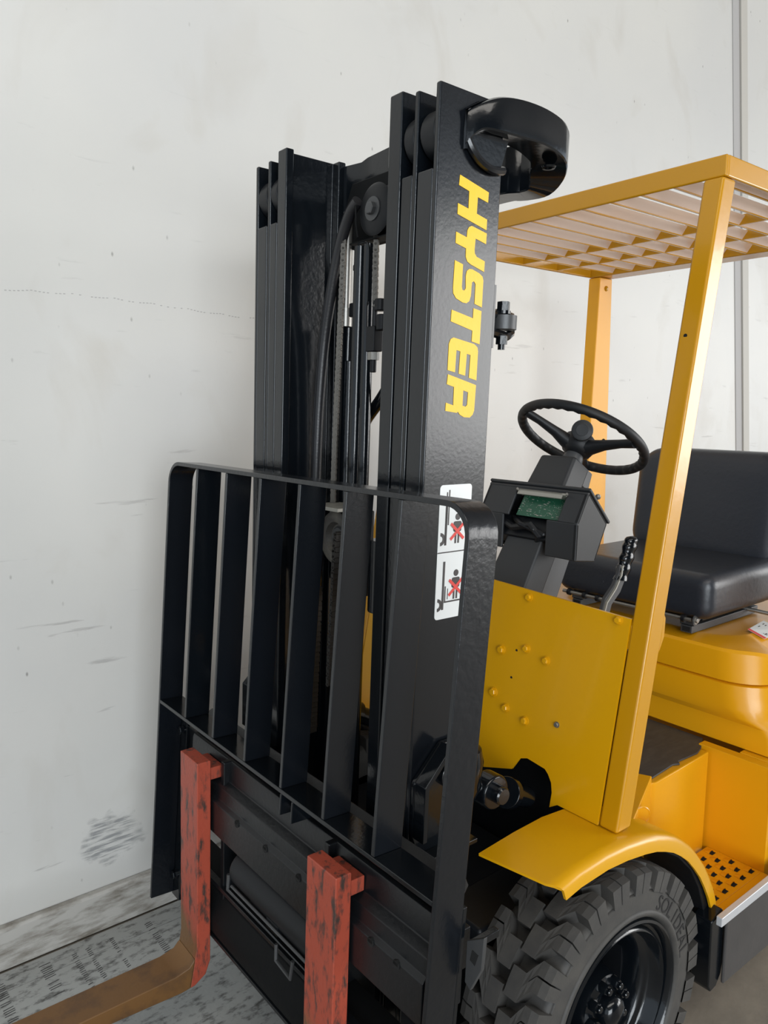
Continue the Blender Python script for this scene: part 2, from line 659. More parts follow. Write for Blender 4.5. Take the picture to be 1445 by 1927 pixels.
# ---------------------------------------------------------------- front cowl panel
half = [(.4325, 1.135), (.4325, .695), (.3256, .695), (.3056, .682), (.306, .7146), (.300, .735), (.288, .750), (.277, .758), (.224, .7634), (.2026, .756), (.184, .724), (.09, .695)]
poly = [(-y, z) for y, z in half]+[(y, z) for y, z in half[::-1]]
poly[0] = (-.4325, 1.133)
poly[-1] = (.4325, 1.16)
g = G()
n = len(poly)
vs = [(pfx(z), y, z) for y, z in poly]+[(pfx(z)+.006, y, z) for y, z in poly]
g.add(vs, [tuple(range(n))[::-1], tuple(range(n, 2*n))]+[(i, (i+1) % n, n+(i+1) % n, n+i) for i in range(n)])
cow = obj('front_cowl', g, YEL, FK, smooth=False)
for (y, z, r) in ((-.1548, 1.1369, .0075), (-.4045, 1.1363-.012, .0075), (-.0955, .9854, .0088), (-.1713, 1.006, .0078), (-.2335, .9935, .0078), (-.0918, .8803, .0088), (-.1376, .855, .0078), (-.2005, .8435, .0078)):
    zz = z-.012 if z > 1.13 else z
    obj('bolt', hexbolt((pfx(zz)-.0002, y, zz), (-1, 0, .19), r, .009, r*1.35, ph=random.random()), YEL, cow)
obj('screw', hexbolt((pfx(.8632), -.2908, .8632), (-1, 0, .19), .0058, .006, .007), STEEL, cow, label='bare steel screw')
for (y, z) in ((-.1419, .9949), (-.139, .9287)):
    obj('drill_hole', G().cyl((pfx(z)-.0004, y, z), (pfx(z)+.001, y, z), .0033, 12), DARK, cow, smooth=False)
# dark bulkhead and floor of the drive bay behind the cowl
obj('bulkhead', G().box(.135, .145, -.43, .43, .14, 1.05).box(.06, .135, -.3, .3, .14, .18), BLACKM, FK, smooth=False)

# ---------------------------------------------------------------- fenders
top = [(-.250, .690), (-.15, .698), (-.06, .7005), (.01, .694), (.08, .682), (.125, .671), (.165, .656), (.200, .640), (.235, .618), (.272, .590), (.306, .556), (.337, .521), (.364, .482), (.387, .444), (.404, .407), (.418, .366)]


def offs(pr, d):
    out = []
    for i, p in enumerate(pr):
        a = Vector(pr[max(i-1, 0)])
        b = Vector(pr[min(i+1, len(pr)-1)])
        t = (b-a).normalized()
        out.append((p[0]-t.y*-d*-1 if False else p[0]+t.y*d, p[1]-t.x*d))
    return out


def fender(s):
    # cross section: inner edge, flat, rolled outer edge, lip
    sec = [(.344, 0), (.490, 0), (.503, .002), (.511, .007), (.5145, .014), (.5155, .036)]
    g = G()
    rows = []
    for th in (0, .006):
        for (y, d) in sec:
            yy = y-th*.0 if d < .012 else y-th
            fx = {.344: -.254, .490: -.226, .503: -.216, .511: -.208, .5145: -.203, .5155: -.199}[y]
            pr = [(fx, top[0][1])]+[(max(x, fx+.02*(i_+1)), z) for i_, (x, z) in enumerate(top[1:])]
            rows.append([(x, s*yy, z) for x, z in offs(pr, d+(th if d < .012 else 0))])
    m_ = len(top)
    vs = [p for r in rows for p in r]
    fs = []
    k = len(sec)
    for i in range(k-1):
        for j in range(m_-1):
            for off in (0, k):
                a = (off+i)*m_+j
                fs.append((a, a+1, a+m_+1, a+m_))
    for j in range(m_-1):
        a, b = j, k*m_+j
        fs.append((a, a+1, b+1, b))
        a, b = (k-1)*m_+j, (2*k-1)*m_+j
        fs.append((a, a+1, b+1, b))
    for i in range(k-1):
        for j in (0, m_-1):
            a, b = i*m_+j, (k+i)*m_+j
            fs.append((a, a+m_, b+m_, b))
    g.add(vs, fs)
    return obj('fender', g, ORANGE if False else YEL, FK, ang=50)


fn = fender(-1)
fender(1)

# ---------------------------------------------------------------- front wheels
RT = .3105


def make_wheel(s, detailed):
    cy = s*.523
    WH = empty('front_wheel', (0, cy*.8, RT), FK)
    ax = (0, s, 0)           # outward
    C0 = (0, 0, RT)
    r0 = RT-.033
    # tyre carcass; h is distance along outward axis (|y|)
    prof = [(.195, .35), (.24, .345), (r0-.01, .352), (r0, .365), (r0+.001, .44), (r0, .507), (r0-.004, .516), (r0-.009, .5185), (.2655, .5165), (.2645, .5195), (.2635, .519), (.2625, .5205), (.224, .5212), (.2225, .5245), (.217, .5262), (.212, .5245), (.209, .520), (.206, .514)]
    obj('tyre', G().lathe(prof, C0, ax, 96, cap=False), [RUBBER], WH, ang=50)
    # rim
    rim = [(.2065, .512), (.2035, .5225), (.198, .5245), (.193, .520), (.190, .505), (.184, .503), (.180, .512), (.1745, .514), (.170, .506), (.167, .485), (.160, .480), (.152, .478), (.146, .470), (.143, .44), (.141, .40), (.135, .375), (.060, .37)]
    obj('rim', G().lathe(rim, C0, ax, 72, cap=False), [BLACK], WH, ang=50)
    hub = [(.078, .371), (.073, .40), (.068, .462), (.064, .478), (.056, .480), (.050, .484), (.034, .484), (.033, .500), (.030, .510), (.020, .517), (0, .520)]
    obj('hub', G().lathe(hub, C0, ax, 40), BLACK, WH, ang=40)
    for k in range(8):
        a = 2*PI*k/8+.25
        p = (math.cos(a)*.052, s*.476, RT+math.sin(a)*.052)
        obj('wheel_nut', G().lathe([(.0125, 0), (.0125, .018), (.011, .021)], p, ax, 6, ph=a).lathe([(.0075, .021), (.0075, .027), (.006, .029)], p, ax, 12), BLACK, WH)
    # tread lugs
    N = 23
    pitch = 2*PI/N

    def lug(side, k):
        g = G()

        def band(y, c):   # y 0..1 outer shoulder -> centre
            return c

        def cen(t):
            if t < .38:
                return 0
            if t < .62:
                return (t-.38)/.24*.42
            return .42
        rows = [0, .18, .36, .50, .62, .80, 1.0]
        yo, yi = .5215, .438
        if side < 0:
            yo, yi = .349, .432
        top_, bot = [], []
        th0 = (k+(.5 if side < 0 else 0))*pitch
        for t in rows:
            y = yo+(yi-yo)*t
            for q in (-.345, -.02, .02, .345):
                wq = q*(1.0 if t < .4 else .96)
                if t > .5 and abs(q) < .1:
                    wq = q*.05
                th = th0+(cen(t)+wq)*pitch
                rt = RT-(.004 if t == 0 else 0)
                top_.append((math.cos(th)*rt, s*y, RT+math.sin(th)*rt))
                rb = r0-.004-(.010 if t == 0 else 0)
                bot.append((math.cos(th)*rb, s*(y+(.002 if t == 0 and side > 0 else 0)), RT+math.sin(th)*rb))
        nb = len(top_)
        vs = top_+bot
        fs = []
        R_ = len(rows)
        for i in range(R_-1):
            for j in range(3):
                slot = (j == 1 and rows[i+1] <= .5)
                a = i*4+j
                if not slot:
                    fs.append((a, a+1, a+5, a+4))
                else:
                    fs.append((nb+a, nb+a+1, nb+a+5, nb+a+4))
                    fs.append((a, a+4, nb+a+4, nb+a))
                    fs.append((a+1, a+5, nb+a+5, nb+a+1))
            for j in (0, 3):
                a = i*4+j
                fs.append((a, a+4, nb+a+4, nb+a))
        for j in range(3):
            if j != 1:
                fs.append((j, j+1, nb+j+1, nb+j))
            a = (R_-1)*4+j
            fs.append((a, a+1, nb+a+1, nb+a))
        a = 3*4+1
        fs.append((a, a+1, nb+a+1, nb+a))
        g.add(vs, fs)
        return obj('tread_block', g, RUBBER, WH, smooth=False)
    for side in (1, -1):
        for k in range(N):
            lug(side, k)
    return WH


whn = make_wheel(-1, True)
whf = make_wheel(1, False)


def text_mesh(body, size, depth):
    cu = bpy.data.curves.new('t', 'FONT')
    cu.body = body
    cu.size = size
    cu.extrude = depth
    cu.align_x = 'CENTER'
    cu.resolution_u = 3
    o = bpy.data.objects.new('t', cu)
    SC.collection.objects.link(o)
    dg = bpy.context.evaluated_depsgraph_get()
    me = o.evaluated_get(dg).to_mesh()
    g = G()
    g.add([v.co.copy() for v in me.vertices], [tuple(p.vertices) for p in me.polygons])
    o.evaluated_get(dg).to_mesh_clear()
    bpy.data.objects.remove(o)
    return g


def ring_text(body, r, size, a0, da, dep, mt, name, sy=1.0):
    for i, ch in enumerate(body):
        if ch == ' ':
            continue
        a = a0-i*da
        g = text_mesh(ch, size, dep)

        def T(p, a=a):
            # letter up = radial outwards, right = clockwise seen from -Y side
            rad = Vector((math.cos(a), 0, math.sin(a)))
            tan = Vector((math.sin(a), 0, -math.cos(a)))
            return Vector((0, -.5205, RT))+rad*(r+p[1]*sy)+tan*p[0]+Vector((0, -1, 0))*p[2]
        obj(name, g, mt, whn, T=T, smooth=False)


ring_text('SOLIDEAL', .2265, .046, math.radians(58.0), math.radians(6.9), .0016, RUBD, 'letter')

# ---------------------------------------------------------------- front wheel bay liner and chassis side
g = G()
for i in range(len(top)-1):
    pass
obj('wheel_housing', G().prism([(.405, .355), (.385, .405), (.350, .475), (.30, .535), (.235, .590), (.15, .635), (.15, .620), (.225, .575), (.285, .52), (.325, .46), (.355, .39), (.37, .30), (.37, .20), (.405, .20)], 'y', -.505, -.36), BLACKM, FK, bevel=.003)
obj('mud_flap', G().prism([(.335, .385), (.385, .40), (.402, .36), (.406, .27), (.398, .225), (.378, .200), (.352, .196), (.340, .215)], 'y', -.537, -.49), BLACK, FK, bevel=.004)
sf = obj('chassis_side_panel', G().prism([(.388, .374), (.390, .205), (1.75, .17), (1.75, .372)], 'y', -.548, -.5395), CHAR, FK, bevel=.01)
obj('sill_rail', G().prism([(.345, .378), (.345, .401), (1.75, .404), (1.75, .374)], 'y', -.556, -.541), SILV, sf, bevel=.002)
obj('sill_rail', G().box(.42, 1.75, -.5405, -.5385, .366, .384), BLACK, sf, bevel=.002)

# ---------------------------------------------------------------- floor, step and side walls
FZ = .64
plan = [(.362, -.27), (.363, -.335), (.372, -.345), (.668, -.336), (.668, .336), (.372, .345), (.363, .335)]
fd = obj('floor_frame', G().prism([(.66, -.336), (.385, -.345), (.366, -.335), (.352, -.30), (.352, .30), (.366, .335), (.385, .345), (.66, .336)], 'z', .20, FZ), ORANGE, FK, bevel=.004, ang=50)
obj('side_skirt', G().prism([(.352, -.30), (.372, -.34), (.10, -.455), (.075, -.43)], 'z', .45, .66), ORANGE, fd, bevel=.003)
obj('oval_plug', G().lathe([(.0001, .0), (.021, .0), (.023, .002), (.021, .004), (.019, .0025), (.0001, .003)], (.215, -.412, .640), (-.40, -.90, 0), 24), ORANGE, fd)
obj('step_side', G().box(.668, .70, -.503, -.30, .345, .650), ORANGE, FK, bevel=.002)
obj('step_end_plate', G().box(.700, 1.75, -.506, -.40, .376, .652), ORANGE, FK, bevel=.003)
stp = obj('step_plate', G().box(.37, .667, -.497, -.345, .357, .362).box(.42, .667, -.534, -.497, .345, .362).box(.42, .667, -.538, -.534, .345, .366), ORANGE, FK, bevel=.0015)
gh = None
for i in range(6):
    for j in range(5):
        x = .645-i*.046-(j % 2)*.0
        y = -.362-j*.027
        x -= (j % 2)*.023
        if x < .375:
            continue
        if gh is None:
            g = G()
            nn = 8
            vs, fs = [], []
            for a_ in range(nn+1):
                t = PI*a_/nn
                vs.append((x+math.cos(t)*.011, y-.007, .3623+math.sin(t)*.006))
                vs.append((x+math.cos(t)*.0085, y+.010, .3623+math.sin(t)*.0008))
            for a_ in range(nn):
                fs.append((2*a_, 2*a_+1, 2*a_+3, 2*a_+2))
            g.add(vs, fs, 0)
            vs = [(x+math.cos(PI*a_/nn)*.0095, y-.0072, .3621+math.sin(PI*a_/nn)*.0048) for a_ in range(nn+1)]
            g.add(vs, [tuple(range(nn+1))], 1)
            g.add([(x-.0095, y-.0155, .3626), (x+.0095, y-.0155, .3626), (x+.0095, y-.007, .3626), (x-.0095, y-.007, .3626)], [(0, 1, 2, 3)], 1)
            gh = obj('grip_hole', g, [ORANGE, DARK], stp, smooth=False)
            base0 = Vector((x, y, 0))
            gl = wpos(gh)
        else:
            twin(gh, gl+Vector((x, y, 0))-base0, stp)

# ---------------------------------------------------------------- engine hood
def ring(xf, ys, r, z, zside=None, n=7):
    """half plan from the far front to near side: front edge at xf, near side at -ys, corner radius r"""
    pts = []
    far = .44
    pts.append((1.9, far))
    pts.append((xf+r, far))
    for k in range(1, n):
        a = PI/2*k/n
        pts.append((xf+r-r*math.sin(a), far-r+r*math.cos(a)))
    pts.append((xf, far-r))
    pts.append((xf, 0))
    pts.append((xf, -ys+r))
    for k in range(1, n):
        a = PI/2*k/n
        pts.append((xf+r-r*math.cos(a), -ys+r-r*math.sin(a)))
    pts.append((xf+r, -ys))
    pts.append((xf+r+.12, -ys))
    pts.append((xf+r+.3, -ys))
    pts.append((1.9, -ys))
    out = []
    for (x, y) in pts:
        zz = z
        if zside is not None:
            t = min(1, max(0, (x-(xf+.02))/.22))*(1 if y < 0 else 0)
            zz = z+(zside-z)*t*t*(3-2*t)
        out.append((x, y, zz))
    return out


def loft(rings, cap=True):
    g = G()
    m_ = len(rings[0])
    vs = [p for r in rings for p in r]
    fs = []
    for i in range(len(rings)-1):
        for k in range(m_-1):
            a = i*m_+k
            fs.append((a, a+1, a+m_+1, a+m_))
        fs.append((i*m_+m_-1, i*m_, i*m_+m_, i*m_+2*m_-1))
    if cap:
        fs.append(tuple((len(rings)-1)*m_+k for k in range(m_)))
        fs.append(tuple(range(m_))[::-1])
    return g.add(vs, fs)


hood = obj('engine_hood', loft([ring(.722, .492, .03, .655), ring(.722, .492, .035, .700, .664), ring(.722, .488, .05, .722, .672), ring(.704, .478, .10, .742, .690), ring(.700, .466, .12, .765, .72), ring(.700, .455, .12, .80), ring(.702, .450, .12, .828), ring(.708, .444, .12, .832)]), ORANGE, FK, bevel=0, ang=32)
lid = obj('hood_lid', loft([ring(.706, .444, .12, .8335), ring(.699, .450, .12, .838), ring(.697, .450, .13, .860, .845), ring(.699, .445, .13, .918, .862), ring(.704, .438, .13, .926, .870), ring(.76, .33, .10, .938, .936), ring(.78, .32, .09, .936, .934)]), ORANGE, FK, ang=28)
obj('hinge_side', G().box(1.2, 1.9, -.46, .44, .20, .83), ORANGE, FK, bevel=.01)

# sticker on the hood
P0, P1, P2, P3 = Vector((.8744, -.3165, .9445)), Vector((1.005, -.300, .9445)), Vector((1.010, -.365, .930)), Vector((.874, -.366, .928))


def quad_strip(a, b, c, d, s0, s1, t0, t1, lift=.0012):
    def P(s, t):
        return a.lerp(b, s).lerp(d.lerp(c, s), t)+Vector((0, 0, lift))
    g = G()
    lo = [P(s0, t0), P(s1, t0), P(s1, t1), P(s0, t1)]
    vs = lo+[p-Vector((0, 0, .0006)) for p in lo]
    g.add(vs, [(0, 1, 2, 3), (4, 7, 6, 5), (0, 1, 5, 4), (1, 2, 6, 5), (2, 3, 7, 6), (3, 0, 4, 7)])
    return g


st = obj('hood_sticker', quad_strip(P0, P1, P2, P3, 0, 1, 0, 1), WHITE, FK, smooth=False)
obj('sticker_band', quad_strip(P0, P1, P2, P3, 0, .1, 0, 1, .0018), ICONR, st, smooth=False)
g = G()
for row, (s0, n_) in enumerate(((.2, 9), (.42, 8), (.68, 6))):
    for k in range(n_):
        t0 = .15+.75*k/n_
        q_ = quad_strip(P0, P1, P2, P3, s0+random.random()*.04, s0+.06+random.random()*.08, t0, t0+.04+random.random()*.03, .0018)
        g.add(q_.v, q_.f)
tag(obj('sticker_print', g, ICON, st, smooth=False), kind='stuff')

# floor mat (lies loose on the floor plate)
fm = obj('floor_mat', G().prism([(.378, -.255), (.383, -.318), (.392, -.330), (.50, -.322), (.520, -.331), (.530, -.320), (.62, -.325), (.655, -.315), (.72, -.285), (.72, .30), (.378, .30)], 'z', FZ+.0005, FZ+.006), MATM, None, bevel=.002)
tag(fm, 'worn black rubber mat lying on the yellow forklift floor beside the step', 'floor mat')

# ---------------------------------------------------------------- seat


def cushion(x0, x1, y0, y1, z0, z1, r, seg=5, lean=0):
    bm = bmesh.new()
    bmesh.ops.create_cube(bm, size=1)
    for v in bm.verts:
        v.co = Vector(((x0+x1)/2+v.co.x*(x1-x0), (y0+y1)/2+v.co.y*(y1-y0), (z0+z1)/2+v.co.z*(z1-z0)))
    bmesh.ops.bevel(bm, geom=bm.edges[:], offset=r, segments=seg, affect='EDGES', profile=.55)
    g = G()
    bm.verts.ensure_lookup_table()
    g.add([Vector((v.co.x+lean*(v.co.z-z0), v.co.y, v.co.z)) for v in bm.verts], [tuple(v.index for v in f.verts) for f in bm.faces])
    bm.free()
    return g


SEAT = empty('operator_seat', (.95, -.02, .94), FK)
cu_ = obj('seat_cushion', cushion(.700, 1.17, -.288, .245, .985, 1.118, .042, 6), VINYL, SEAT, ang=60)
g = G()
rows = []
for (x_, ins) in ((1.112, .030), (1.094, .016), (1.085, 0.030+.012), (1.085, .06)):
    pass
outl = []
yc, zc_, hy, hz_ = -.018, 1.257, .256, .185
layers = [(1.185, .04), (1.192, .015), (1.175, 0), (1.115, 0), (1.100, .006), (1.091, .018), (1.086, .036), (1.084, .07)]
vs, fs = [], []
K_ = 40
for (x_, ins) in layers:
    rr_ = .085
    ring_ = []
    for (sy_, sz_, a0) in ((1, 1, 0), (-1, 1, 90), (-1, -1, 180), (1, -1, 270)):
        r_ = rr_
        for k in range(10):
            a = math.radians(a0+90*k/9)
            ring_.append((yc+sy_*(hy-r_)+(r_-ins)*math.cos(a), zc_+sz_*(hz_-r_)+(r_-ins)*math.sin(a)))
    for (y_, z_) in ring_:
        vs.append((x_+.12*(z_-1.075), y_, z_))
for i in range(len(layers)-1):
    for k in range(K_):
        fs.append((i*K_+k, i*K_+(k+1) % K_, (i+1)*K_+(k+1) % K_, (i+1)*K_+k))
fs += [tuple(range(K_)), tuple((len(layers)-1)*K_+k for k in range(K_))]
bk_ = obj('seat_backrest', G().add(vs, fs), VINYL, SEAT, ang=70)
# piping and seams on the cushion
g = G()
for y in (-.10, .06):
    g.tube([(.7005, y, 1.04), (.704, y, 1.085), (.720, y, 1.104), (.75, y, 1.1105), (1.0, y, 1.1105)], .0013, 6)
obj('seam', g, VINYL, SEAT)
g = G()
g.tube([(.708, -.255, 1.03), (.706, -.256, 1.075), (.722, -.266, 1.094), (.76, -.2765, 1.098), (1.15, -.2765, 1.098)], .0018, 6)
obj('piping', g, VINYL, SEAT)
obj('seat_pan', G().box(.76, 1.14, -.24, .20, .972, .984), BLACKM, SEAT, bevel=.003)
# slides
for y in (-.21, .175):
    g = G()
    g.prism([(y-.018, .938), (y+.018, .938), (y+.018, .960), (y-.018, .960), (y-.018, .956), (y+.010, .956), (y+.010, .942), (y-.018, .942)][:4], 'x', .725, 1.12)
    sl = obj('seat_slide', g, DSTEEL, SEAT, bevel=.002)
    obj('slide_end', G().box(.7242, .7252, y-.012, y+.012, .942, .956), DARK, sl, smooth=False)
    obj('slide_bracket', G().box(.728, .732, y-.022, y+.022, .960, .985).box(.728, .765, y-.022, y+.022, .960, .963).box(.728, .765, y+.019, y+.022, .960, .99), DSTEEL, sl, bevel=.001)
    obj('bolt', hexbolt((.745, y, .963), (0, 0, 1), .006, .006, .008), DSTEEL, sl)
obj('adjuster_rod', G().cyl((.705, -.235, .984), (.705, .215, .984), .0055, 12), STEEL, SEAT)
for y in (-.212, -.13, .08, .13, .19):
    obj('rod_collar', G().cyl((.705, y-.005, .984), (.705, y+.005, .984), .011, 14), BLACKM, SEAT)
obj('pivot_link', G().prism([(.700, .972), (.712, .970), (.770, .998), (.765, 1.006), (.735, 1.006), (.705, .998), (.697, .985)], 'y', -.246, -.241), DSTEEL, SEAT, bevel=.001)
obj('pivot_bolt', hexbolt((.712, -.246, .984), (0, -1, 0), .008, .006, .012), STEEL, SEAT)
obj('adjuster_lever', G().tube([(1.02, -.15, .965), (1.06, -.24, .957), (1.08, -.34, .95)], .006, 10), STEEL, SEAT)
obj('recline_bracket', G().box(1.04, 1.14, -.20, -.17, .962, 1.02).cyl((1.10, -.2, 1.0), (1.10, -.215, 1.0), .016, 16), BLACKM, SEAT, bevel=.003)
obj('recline_knob', G().lathe([(.022, 0), (.022, .012), (.012, .016)], (1.155, -.287, 1.05), (0, -1, 0), 16), PLAS, SEAT)

# ---------------------------------------------------------------- steering column
TH = .569
AX = Vector((math.sin(TH), 0, math.cos(TH)))
FR = Vector((-math.cos(TH), 0, math.sin(TH)))
O = Vector((.481, 0, 1.493))


def Tc(p):      # (s along the column, t towards the front, y)
    return O+AX*p[0]+FR*p[1]+Vector((0, p[2], 0))


COL = empty('steering_column', (.25, 0, 1.1), FK)


def frust(s0, t0a, t0b, y0a, y0b, s1, t1a, t1b, y1a, y1b):
    g = G()
    vs = [(s0, t0a, y0a), (s0, t0b, y0a), (s0, t0b, y0b), (s0, t0a, y0b), (s1, t1a, y1a), (s1, t1b, y1a), (s1, t1b, y1b), (s1, t1a, y1b)]
    return g.add(vs, [(0, 1, 2, 3), (4, 5, 6, 7), (0, 1, 5, 4), (1, 2, 6, 5), (2, 3, 7, 6), (3, 0, 4, 7)])


# upper shroud
obj('upper_shroud', frust(-.090, -.014, .064, -.060, .058, -.215, -.012, .068, -.067, .066), PLAS, COL, T=Tc, bevel=.010, seg=3)
obj('upper_shroud_flange', frust(-.088, -.040, .0, -.052, .042, -.138, -.052, .0, -.052, .046), PLAS2, COL, T=Tc, bevel=.003)
obj('column_collar', G().lathe([(.030, -.088), (.030, -.074), (.027, -.060), (.024, -.050)], O, AX, 28), PLAS2, COL)
# lower shroud
obj('lower_shroud', frust(-.300, -.020, .058, -.062, .058, -.60, -.03, .050, -.072, .068), PLAS, COL, T=Tc, bevel=.008, seg=3)
obj('lower_cover', frust(-.300, -.085, -.021, -.055, .050, -.60, -.11, -.031, -.063, .058), PLAS2, COL, T=Tc, bevel=.003)
obj('cover_screw', G().lathe([(.004, 0), (.003, .0015)], Tc((-.345, -.032, -.0568)), (0, -1, 0), 12), DSTEEL, COL)

# dash housing: tilted box, open at the front
yN, yF = -.182, .150
prof = [(-.212, .106), (-.241, -.010), (-.345, -.022), (-.380, .052), (-.300, .100)]


def Td(p):
    return Tc((p[0], p[1], p[2]))


DH = G()
for (ya, yb) in ((yN, yN+.012), (yF-.012, yF)):
    n = len(prof)
    vs = [(s_, t_, ya) for s_, t_ in prof]+[(s_, t_, yb) for s_, t_ in prof]
    DH.add(vs, [tuple(range(n))[::-1], tuple(range(n, 2*n))]+[(i, (i+1) % n, n+(i+1) % n, n+i) for i in range(n)])


def slab(a, b, ya, yb, th):
    """plate between two profile points, th thick towards the inside"""
    a, b = Vector(a), Vector(b)
    t = (b-a).normalized()
    nn = Vector((t.y, -t.x))*th
    c = Vector((-.29, .045))
    if (c-(a+b)/2).dot(nn) < 0:
        nn = -nn
    g_ = G()
    vs = []
    for y in (ya, yb):
        for p in (a, b, b+nn, a+nn):
            vs.append((p.x, p.y, y))
    return g_.add(vs, [(0, 1, 2, 3), (4, 5, 6, 7), (0, 1, 5, 4), (1, 2, 6, 5), (2, 3, 7, 6), (3, 0, 4, 7)])


def merge(a, b):
    a.add(b.v, b.f)
    return a


merge(DH, slab(prof[0], prof[1], yN, yF, .008))      # top cover
merge(DH, slab(prof[1], prof[2], yN, yF, .008))      # rear
A0, A4 = prof[0], prof[4]
merge(DH, slab(A0, A4, .045, yF, .008))              # front, far of the window
merge(DH, slab(A0, A4, yN, -.120, .008))             # front, near of the window
lipp = (A0[0]+(A4[0]-A0[0])*.14, A0[1]+(A4[1]-A0[1])*.14)
merge(DH, slab(A0, lipp, -.121, .046, .008))
merge(DH, slab(prof[4], prof[3], .062, yF, .008))    # lower front wings
merge(DH, slab(prof[4], prof[3], yN, -.085, .008))
dash = obj('dash_housing', DH, PLAS, COL, T=Td, bevel=.003)
tp = G()
vs = []
a, b = Vector(prof[0]), Vector(prof[1])
t = (b-a).normalized()
nn = Vector((-t.y, t.x))
if nn.dot(Vector((1, 0))) < 0:
    nn = -nn
vs = []
for y in (yN-.003, yF+.003):
    for p in (a-t*.004+nn*.0015, b+t*.004+nn*.0015, b+t*.004+nn*.010, a-t*.004+nn*.010):
        vs.append((p.x, p.y, y))
tp.add(vs, [(0, 1, 2, 3), (4, 5, 6, 7), (0, 1, 5, 4), (1, 2, 6, 5), (2, 3, 7, 6), (3, 0, 4, 7)])
obj('dash_top_cover', tp, PLAS, COL, T=Td, bevel=.003)
# circuit board and its metal bracket behind the window
pc = obj('circuit_board', G().box(-.292, -.232, .083, .086, -.118, .030), PCB, COL, T=Td, smooth=False)
g = G()
random.seed(9)
for k in range(95):
    s_ = -.288+random.random()*.05
    y_ = -.114+random.random()*.138
    g.box(s_, s_+.0010+random.random()*.0012, .0862, .0868, y_, y_+.0010+(random.random() < .2)*.006)
tag(obj('solder_joint', g, PLATEZ, pc, T=Td, smooth=False), kind='stuff')
obj('board_bracket', G().box(-.232, -.226, .082, .112, -.122, .042).box(-.242, -.226, .108, .112, -.112, .034), PLATEZ, COL, T=Td, bevel=.001)
for y_ in (-.128, .036):
    obj('bracket_screw', hexbolt(Tc((-.229, .112, y_)), FR, .004, .005), STEEL, COL)
obj('cable_loom', G().tube([Tc((-.30, .07, .10)), Tc((-.325, .075, .03)), Tc((-.315, .085, -.03)), Tc((-.335, .07, -.06)), Tc((-.35, .03, -.03))], .010, 8).tube([Tc((-.29, .06, .06)), Tc((-.318, .09, .0)), Tc((-.33, .07, -.07)), Tc((-.31, .04, -.1))], .007, 8).tube([Tc((-.31, .06, -.02)), Tc((-.327, .084, -.045)), Tc((-.345, .04, -.085))], .004, 8), GRIPM, COL)
obj('dash_inner_cover', G().box(-.345, -.285, .010, .066, -.16, .13), BLACKM, COL, T=Td, bevel=.004)
# direction lever
obj('direction_lever', G().tube([Tc((-.205, -.030, -.060)), Tc((-.185, -.040, -.072)), Tc((-.165, -.043, -.080)), Tc((-.157, -.044, -.088))], .0055, 10), GRIPM, COL)
obj('lever_knob', G().lathe([(.0001, -.008), (.006, -.006), (.008, 0), (.006, .006), (.0001, .008)], Tc((-.152, -.046, -.094)), (0, 0, 1), 16), STEEL, COL, label='pale metal lever knob')
obj('lever_base', G().box(-.235, -.205, -.045, -.012, -.078, -.050), PLATEZ, COL, T=Tc, bevel=.002)

# steering wheel
SWH = empty('steering_wheel', O, FK)
pts, N = [], 144
RW = .1765
vs, fs = [], []
mseg = 14
e1, e2 = Vector((0, 1, 0)), -FR
for i in range(N):
    a = 2*PI*i/N
    d = e1*math.cos(a)+e2*math.sin(a)
    sc_ = .5+.5*math.cos(a*36)
    for k in range(mseg):
        b = 2*PI*k/mseg
        rr = .0140
        inner = max(0, -math.cos(b)*.8-math.sin(b)*.5)      # finger scallops underneath and inside
        rr -= .0042*inner*(1-sc_)
        vs.append(O+d*(RW+rr*math.cos(b))+AX*rr*math.sin(b))
for i in range(N):
    for k in range(mseg):
        fs.append((i*mseg+k, i*mseg+(k+1) % mseg, ((i+1) % N)*mseg+(k+1) % mseg, ((i+1) % N)*mseg+k))
obj('rim', G().add(vs, fs), GRIPM, SWH, ang=80)


def spoke(a, nm='spoke'):
    d = e1*math.cos(a)+e2*math.sin(a)
    q = AX.cross(d)
    g = G()
    rows = [(.018, .030, -.030, .024), (.045, .024, -.026, .020), (.08, .018, -.018, .014), (.13, .0145, -.011, .011), (.172, .017, -.008, .011)]
    vs, fs = [], []
    for r, wd, h0, th in rows:
        c = O+d*r+AX*h0
        for k in range(10):
            b = 2*PI*k/10
            vs.append(c+q*wd*math.cos(b)+AX*th*math.sin(b))
    for i in range(len(rows)-1):
        for k in range(10):
            fs.append((i*10+k, i*10+(k+1) % 10, i*10+10+(k+1) % 10, i*10+10+k))
    fs.append(tuple(range(10)))
    fs.append(tuple(range(40, 50)))
    g.add(vs, fs)
    obj(nm, g, GRIPM, SWH, ang=60)


# y = cos*R ; e2=-FR so t=-sin*R
spoke(math.atan2(-.136, .087))
spoke(math.atan2(.0008, -.170)+2*PI)
spoke(math.radians(62))
obj('wheel_hub', G().lathe([(.024, -.055), (.040, -.045), (.048, -.026), (.044, -.002), (.030, .010), (0, .012)], O, AX, 28), GRIPM, SWH, ang=50)
kc = Tc((-.006, .054, -.038))
kd = Vector((-.80, -.52, .16)).normalized()
kn = obj('round_cap', G().lathe([(.016, -.030), (.020, -.010), (.0285, -.006), (.0292, .004), (.0275, .008), (.022, .010), (0, .0112)], kc, kd, 36), PLAS, SWH, ang=40)
obj('cap_badge', G().lathe([(.0, .0112), (.016, .0114), (.0165, .0104)], kc, kd, 30), PLAS, kn)

